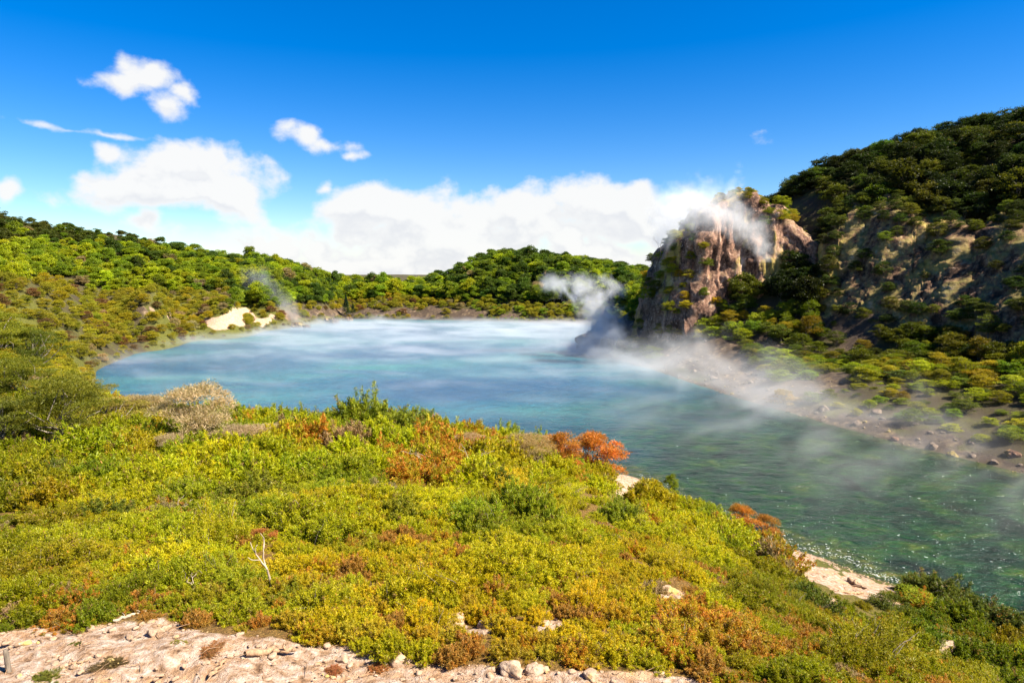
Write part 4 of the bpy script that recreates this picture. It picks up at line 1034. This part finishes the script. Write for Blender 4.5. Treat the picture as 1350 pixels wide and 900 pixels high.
# boulders on the bank under the cliffs
rng = np.random.default_rng(640); k = 0
SPOT = [(880,470),(905,455),(930,452),(948,462),(965,445),(985,452),(1000,470),(915,490),(940,500),(965,520),(990,505),(1012,515),(1040,500),(1065,520),(1085,540),(1110,505),(1130,560),(1155,545),(1180,580),(1205,560),(1230,590),(1255,600),(1280,585),(1310,610),(1335,600),(870,440),(845,455),(890,430),(1015,450),(1045,440)]
for (px, py) in SPOT:
    x, y, z = hit(px, py, 40, 125); s = rng.uniform(.22, .6)
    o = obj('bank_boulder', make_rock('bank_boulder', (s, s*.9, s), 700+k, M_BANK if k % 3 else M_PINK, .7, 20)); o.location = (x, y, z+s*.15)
    o.rotation_euler = (0, 0, k); tag(o, f"{'large' if s > .47 else 'medium' if s > .33 else 'small'} {'tan' if k % 3 else 'dark pinkish'} boulder on the bank, {where(px, py, RIGHT_MARKS)}", 'boulder', 'boulders on the bank under the cliffs'); k += 1
def rubble(name, n, pick, smin, smax, mat, label, seed):
    rng = np.random.default_rng(seed); base = []
    for q in range(6):
        me = make_rock('tmp', (1, 1, 1), 900+q, mat, .6, 7, .35); v = np.empty(len(me.vertices)*3); me.vertices.foreach_get('co', v); base.append(v.reshape(-1, 3))
        bpy.data.meshes.remove(me)
    F0 = grid_faces(7, 14, True); Vs, Fs = [], []; o = 0
    P = pick(rng, n); hz = height(P[:,0], P[:,1])
    for (x, y), z in zip(P, hz):
        s = smin*(smax/smin)**(rng.uniform()**2.2); a = rng.uniform(0, 6.28); B = base[int(rng.integers(6))]*s*rng.uniform(.6, 1.3, 3)
        V = np.column_stack([B[:,0]*math.cos(a)-B[:,1]*math.sin(a)+x, B[:,0]*math.sin(a)+B[:,1]*math.cos(a)+y, B[:,2]+z+s*.1]); Vs.append(V); Fs.append(F0+o); o += len(V)
    ob = obj(name, mesh_np(name, np.vstack(Vs), np.vstack(Fs), [mat])); tag(ob, label, None, None, 'stuff')
def pick_near(rng, n):
    x = rng.uniform(-9, 9, n*3); y = rng.uniform(6.5, 12, n*3); b = bare_mask(x, y, height(x, y)); k = b > .35
    return np.column_stack([x, y])[k][:n]
rubble('gravel', 2600, pick_near, .008, .07, M_STONE, 'scattered pale stones and clods on the bare soil', 5)
def pick_shore(rng, n):
    t = rng.uniform(0, 1, n*4); P = np.array([(8.3,48),(11.3,43),(14.4,38.6),(16.6,35),(19,31.3),(21,28.5),(22.4,22)]); u = t*(len(P)-1)
    x = np.interp(u, range(len(P)), P[:,0])+rng.normal(size=n*4)*.7; y = np.interp(u, range(len(P)), P[:,1])+rng.normal(size=n*4)*.5
    h = height(x, y); k = (h > -.12) & (h < .9)
    return np.column_stack([x, y])[k][:n]
rubble('shore_gravel', 1700, pick_shore, .015, .09, M_STONE, 'pale stones and sinter crust lining the near water edge', 6)
def pick_bank(rng, n):
    x = rng.uniform(18, 50, n*5); y = rng.uniform(44, 118, n*5); h = base_h(x, y); b = bare_mask(x, y, h); k = (b > .4) & (h > -.1)
    return np.column_stack([x, y])[k][:n]
rubble('rubble', 1100, pick_bank, .05, .35, M_BANK, 'rubble strewn over the bank below the cliffs', 7)
def twigs():
    rng = np.random.default_rng(19); P = pick_near(rng, 520); hz = height(P[:,0], P[:,1]); parts = []
    for (x, y), z in zip(P, hz):
        a = rng.uniform(0, 6.28); L = rng.uniform(.06, .38); r = rng.uniform(.003, .008)
        parts.append(limb((x, y, z+.01), (x+math.cos(a)*L, y+math.sin(a)*L, z+.02+rng.uniform(0, .25)*L), r, r*.5, rng, .10, 4, 4))
    V, F = join(parts); tag(obj('twig_litter', mesh_np('twig_litter', V, F, [M_LOG])), 'thin twigs and stalks littering the bare soil', None, None, 'stuff')
twigs()
# small tufts on the bare ground at the bottom
for i, (px, py, w, c, lab) in enumerate([(98, 850, 30, (.10,.12,.012), 'green tuft alone at the upper left of the bare soil'), (150, 872, 40, (.12,.085,.03), 'dark brown tuft on the bare soil near the bottom left'), (235, 852, 34, (.22,.20,.03), 'thin yellow tuft on the bare soil'), (270, 862, 44, (.30,.15,.05), 'rusty twiggy tuft on the bare soil behind the log'), (60, 893, 50, (.14,.15,.02), 'low green tuft at the bottom edge by the stake'), (440, 885, 40, (.34,.14,.05), 'rusty tuft on pale soil at the bottom edge'), (500, 880, 40, (.34,.15,.04), 'rusty tuft left of the blocky pale rock')]):
    single(('heath', i % 6), 'tuft', px, py, w, c, lab, 'tuft', None, .55, 5, 16, i, .03, parts=('foliage', 'stem'))
# floating foam flecks on the dark arm, also modelled as its sparkle
def froth_sparkle():
    rng = np.random.default_rng(8); n = 9000
    x = rng.uniform(8, 44, n); y = rng.uniform(18, 60, n)
    k = (vnoise(x/1.6, y/1.6, seed=3)+.5*vnoise(x/.5, y/.5, seed=4) > .25) & (rng.uniform(0, 1, n) < np.clip(1.1-(y-22)/22, .02, 1)*.9) & (base_h(x, y) < -.02)
    e = rng.uniform(0, 1, n); x = x[k]; y = y[k]; m = len(x)
    t = np.linspace(0, 1, 520); S = np.array(near[2:8][::-1]); u = t*(len(S)-1)
    off = vnoise(t*14, t*0, seed=6)*.5+np.abs(rng.normal(size=520))*.45; ex = np.interp(u, range(len(S)), S[:,0])+off*1.1; ey = np.interp(u, range(len(S)), S[:,1])+off*.8
    x = np.concatenate([x, ex]); y = np.concatenate([y, ey]); m = len(x)
    a = np.linspace(0, 2*math.pi, 6, endpoint=False)
    s = rng.uniform(.009, .040, m)[:,None]*np.where(rng.uniform(0, 1, m) < .1, 1.7, 1)[:,None]; rr = rng.uniform(.5, 1.2, (m, 6))
    ang = math.radians(-35); bx = np.cos(a)*rr*s*1.7; by = np.sin(a)*rr*s*.7
    X = x[:,None]+bx*math.cos(ang)-by*math.sin(ang); Y = y[:,None]+bx*math.sin(ang)+by*math.cos(ang)
    top = np.stack([X, Y, np.full_like(X, .014)], -1); bot = np.stack([X, Y, np.full_like(X, .004)], -1)
    V = np.concatenate([top, bot], 1).reshape(-1, 3); b0 = (np.arange(m)*12)[:,None]
    Ft = b0+np.arange(6)[None]; q = np.arange(6)
    Fs = (b0[:,:,None]+np.stack([q, q+6, (q+1) % 6+6, (q+1) % 6], 1)[None]).reshape(-1, 4)
    mt, t_, out = new_mat('froth_sparkle'); b = t_.new('ShaderNodeBsdfPrincipled'); b.inputs['Base Color'].default_value = (.50,.52,.48,1); b.inputs['Roughness'].default_value = .6; t_.l.new(b.outputs[0], out.inputs[0])
    tag(obj('froth_sparkle', mesh_np('froth_sparkle', V, [Ft, Fs], [mt])), 'white flecks of foam and modelled sparkle on the dark water', None, None, 'stuff')
froth_sparkle()

# ------------------------------------------------------------------ steam
def mat_steam(d, emis=0.0):
    m, t, out = new_mat('steam')
    v = t.new('ShaderNodeVolumePrincipled'); v.inputs['Color'].default_value = (.985, .985, .985, 1); v.inputs['Anisotropy'].default_value = .25
    a = t.new('ShaderNodeAttribute', attribute_name='density')
    t.l.new(t.math('MULTIPLY', a.outputs['Fac'], d), v.inputs['Density']); v.inputs['Density Attribute'].default_value = ''
    t.l.new(v.outputs[0], out.inputs['Volume'])
    return m
def steam(name, lo, hi, vox, dens, field, label):
    vol = bpy.data.volumes.new(name); o = bpy.data.objects.new(name, vol); COL.objects.link(o)
    ng = bpy.data.node_groups.new(name, 'GeometryNodeTree')
    ng.interface.new_socket('Geometry', in_out='INPUT', socket_type='NodeSocketGeometry'); ng.interface.new_socket('Geometry', in_out='OUTPUT', socket_type='NodeSocketGeometry')
    g = NT(ng); go = g.new('NodeGroupOutput')
    P = g.new('GeometryNodeInputPosition').outputs[0]
    sp = g.new('ShaderNodeSeparateXYZ'); g.l.new(P, sp.inputs[0])
    dn = field(g, P, sp.outputs[0], sp.outputs[1], sp.outputs[2])
    vc = g.new('GeometryNodeVolumeCube'); g.l.new(dn, vc.inputs['Density']); vc.inputs['Min'].default_value = lo; vc.inputs['Max'].default_value = hi
    for k, q in zip(('Resolution X', 'Resolution Y', 'Resolution Z'), range(3)): vc.inputs[k].default_value = max(4, int((hi[q]-lo[q])/vox[q]))
    mt = mat_steam(dens); sm_ = g.new('GeometryNodeSetMaterial'); sm_.inputs['Material'].default_value = mt
    g.l.new(vc.outputs[0], sm_.inputs[0]); g.l.new(sm_.outputs[0], go.inputs[0])
    md = o.modifiers.new('steam', 'NODES'); md.node_group = ng; vol.materials.append(mt)
    tag(o, label, None, None, 'stuff')
    return o
def poly_dist(g, P, pts, zs=1.0):
    """distance to a chain of points given as (x, y, z, radius); returns the largest of 1-d/r"""
    acc = None
    for a in range(len(pts)-1):
        for k in np.linspace(0, 1, 4)[(1 if a else 0):]:
            p = [pts[a][q]*(1-k)+pts[a+1][q]*k for q in range(4)]
            v = g.vmath('MULTIPLY', g.vmath('SUBTRACT', P, tuple(p[:3])), (1/p[3], 1/p[3], zs/p[3]))
            q = g.math('SUBTRACT', 1.0, g.vmath('LENGTH', v))
            acc = q if acc is None else g.math('SMOOTH_MAX', acc, q, .15)
    return acc
def f_lake(g, P, x, y, z):
    n = g.noise(g.mapping(P, (.045, .10, .5), (0, 0, .35)), 1.0, 6, .62, .8)
    n2 = g.noise(g.mapping(P, (.18, .30, 1.0), (0, 0, .35)), 1.0, 4, .6, .3)
    k = g.math('ADD', n, g.math('MULTIPLY_ADD', n2, .35, -.17))
    far = g.math('MULTIPLY_ADD', g.sstep(y, 90, 190), .10, 0)
    d = g.sstep(g.math('ADD', k, far), .48, .74)
    d = g.math('MAXIMUM', d, g.sstep(y, 90, 200, .02, .16))
    zf = g.sstep(z, g.math('MULTIPLY_ADD', n2, 3.2, .6), 0)
    edge = g.math('MULTIPLY', g.sstep(y, 50, 125, .12, 1.0), g.sstep(y, 214, 200))
    return g.math('MULTIPLY', g.math('MULTIPLY', d, zf), edge)
steam('lake_steam', (-100, 46, 0.05), (30, 216, 4.0), (.9, .9, .3), .135, f_lake, 'thin patchy steam drifting low over the open lake')
ARM = [(14, 126, 1.2, 9), (19, 106, 1.6, 10.5), (24, 90, 1.8, 10.5), (29, 76, 1.6, 9), (35, 64, 1.2, 7.5), (40, 55, 1.0, 6)]
def f_arm(g, P, x, y, z):
    m = poly_dist(g, P, ARM, 1.7)
    n = g.noise(g.mapping(P, (.16, .10, .22), (0, 0, -.5)), 1.0, 7, .62, 1.0)
    n2 = g.noise(P, .55, 5, .6, .5)
    k = g.math('ADD', m, g.math('ADD', g.math('MULTIPLY_ADD', n, 3.4, -1.9), g.math('MULTIPLY_ADD', n2, .6, -.3)))
    return g.math('MULTIPLY', g.sstep(k, .0, 1.0), g.sstep(y, 44, 80, .35, 1.0))
steam('shore_steam', (4, 34, 0.05), (56, 136, 9), (.55, .6, .35), .072, f_arm, 'bank of white steam lying along the foot of the cliffs')
def f_film(g, P, x, y, z):
    n = g.noise(g.mapping(P, (.30, .07, .5), (0, 0, .75)), 1.0, 6, .62, .6)
    zf = g.sstep(z, g.math('MULTIPLY_ADD', n, 3.4, .1), 0)
    xx = g.math('MULTIPLY_ADD', y, .42, x)                       # thins out towards the near bank
    return g.math('MULTIPLY', g.math('MULTIPLY', g.sstep(n, .44, .72), zf), g.math('MULTIPLY', g.sstep(xx, 32, 50), g.sstep(y, 30, 48)))
steam('arm_steam', (8, 24, 0.05), (46, 82, 3.2), (.4, .4, .2), .065, f_film, 'thin wind drawn veils of steam over the dark green arm')
def f_plume(g, P, x, y, z):
    m = poly_dist(g, P, [(15.5,126,.5,6.2),(16.8,126,4,5.4),(16.2,127,8,4.8),(14.8,128,11,5.0),(11,128,13.0,3.4),(6.5,128,13,2.5)])
    m2 = poly_dist(g, P, [(15,128,11,3.0),(20,127,12,2.4),(17,126,13.5,2)])
    m = g.math('MAXIMUM', m, m2)
    n = g.noise(P, .30, 7, .65, 1.4); n2 = g.noise(P, .95, 4, .6, .5)
    k = g.math('ADD', m, g.math('ADD', g.math('MULTIPLY_ADD', n, 2.6, -1.45), g.math('MULTIPLY_ADD', n2, .5, -.25)))
    return g.math('MULTIPLY', g.sstep(k, .05, .9), g.sstep(z, 18, 4, .45, 1.0))
steam('steam_plume', (0, 119, 0.05), (26, 136, 18), (.35, .5, .35), .46, f_plume, 'bluish white steam plume rising beside the rocky point')
def f_top(g, P, x, y, z):
    m = poly_dist(g, P, [at(1010,340,105)+(1.8,), at(988,302,106)+(3.4,), at(955,280,107)+(4.6,), at(922,275,108)+(4.8,), at(893,288,109)+(4.2,), at(868,312,110)+(3.0,)])
    m2 = poly_dist(g, P, [at(960,270,108)+(2.6,), at(966,240,110)+(1.6,), at(975,220,112)+(1.1,)])
    m3 = poly_dist(g, P, [at(930,275,112)+(4.0,), at(890,268,116)+(4.5,), at(860,285,118)+(3.0,)])
    m = g.math('MAXIMUM', g.math('MAXIMUM', m, g.math('SUBTRACT', m2, .25)), g.math('SUBTRACT', m3, .1))
    n = g.noise(P, .26, 7, .65, 1.2); n2 = g.noise(P, .9, 4, .6, .5)
    k = g.math('ADD', m, g.math('ADD', g.math('MULTIPLY_ADD', n, 2.8, -1.5), g.math('MULTIPLY_ADD', n2, .5, -.25)))
    return g.sstep(k, .05, .9)
steam('pinnacle_steam', (18, 98, 8), (56, 122, 40), (.4, .5, .4), .26, f_top, 'bright white steam pouring off the top of the pinnacle')
def f_left(g, P, x, y, z):
    m = poly_dist(g, P, [(-60,192,.5,5),(-64,194,4,5),(-69,195,9,5),(-73,196,14,5)])
    m2 = poly_dist(g, P, [(-66,190,1,5),(-50,195,1,5),(-40,205,1,4)], 1.6)
    n = g.noise(P, .22, 6, .65, 1.0)
    k = g.math('ADD', g.math('MAXIMUM', m, m2), g.math('MULTIPLY_ADD', n, 2.8, -1.5))
    return g.sstep(k, .1, 1.0)
steam('left_steam', (-84, 182, 0.05), (-34, 212, 20), (.7, .7, .6), .10, f_left, 'faint steam rising from the pale sinter shore on the left')
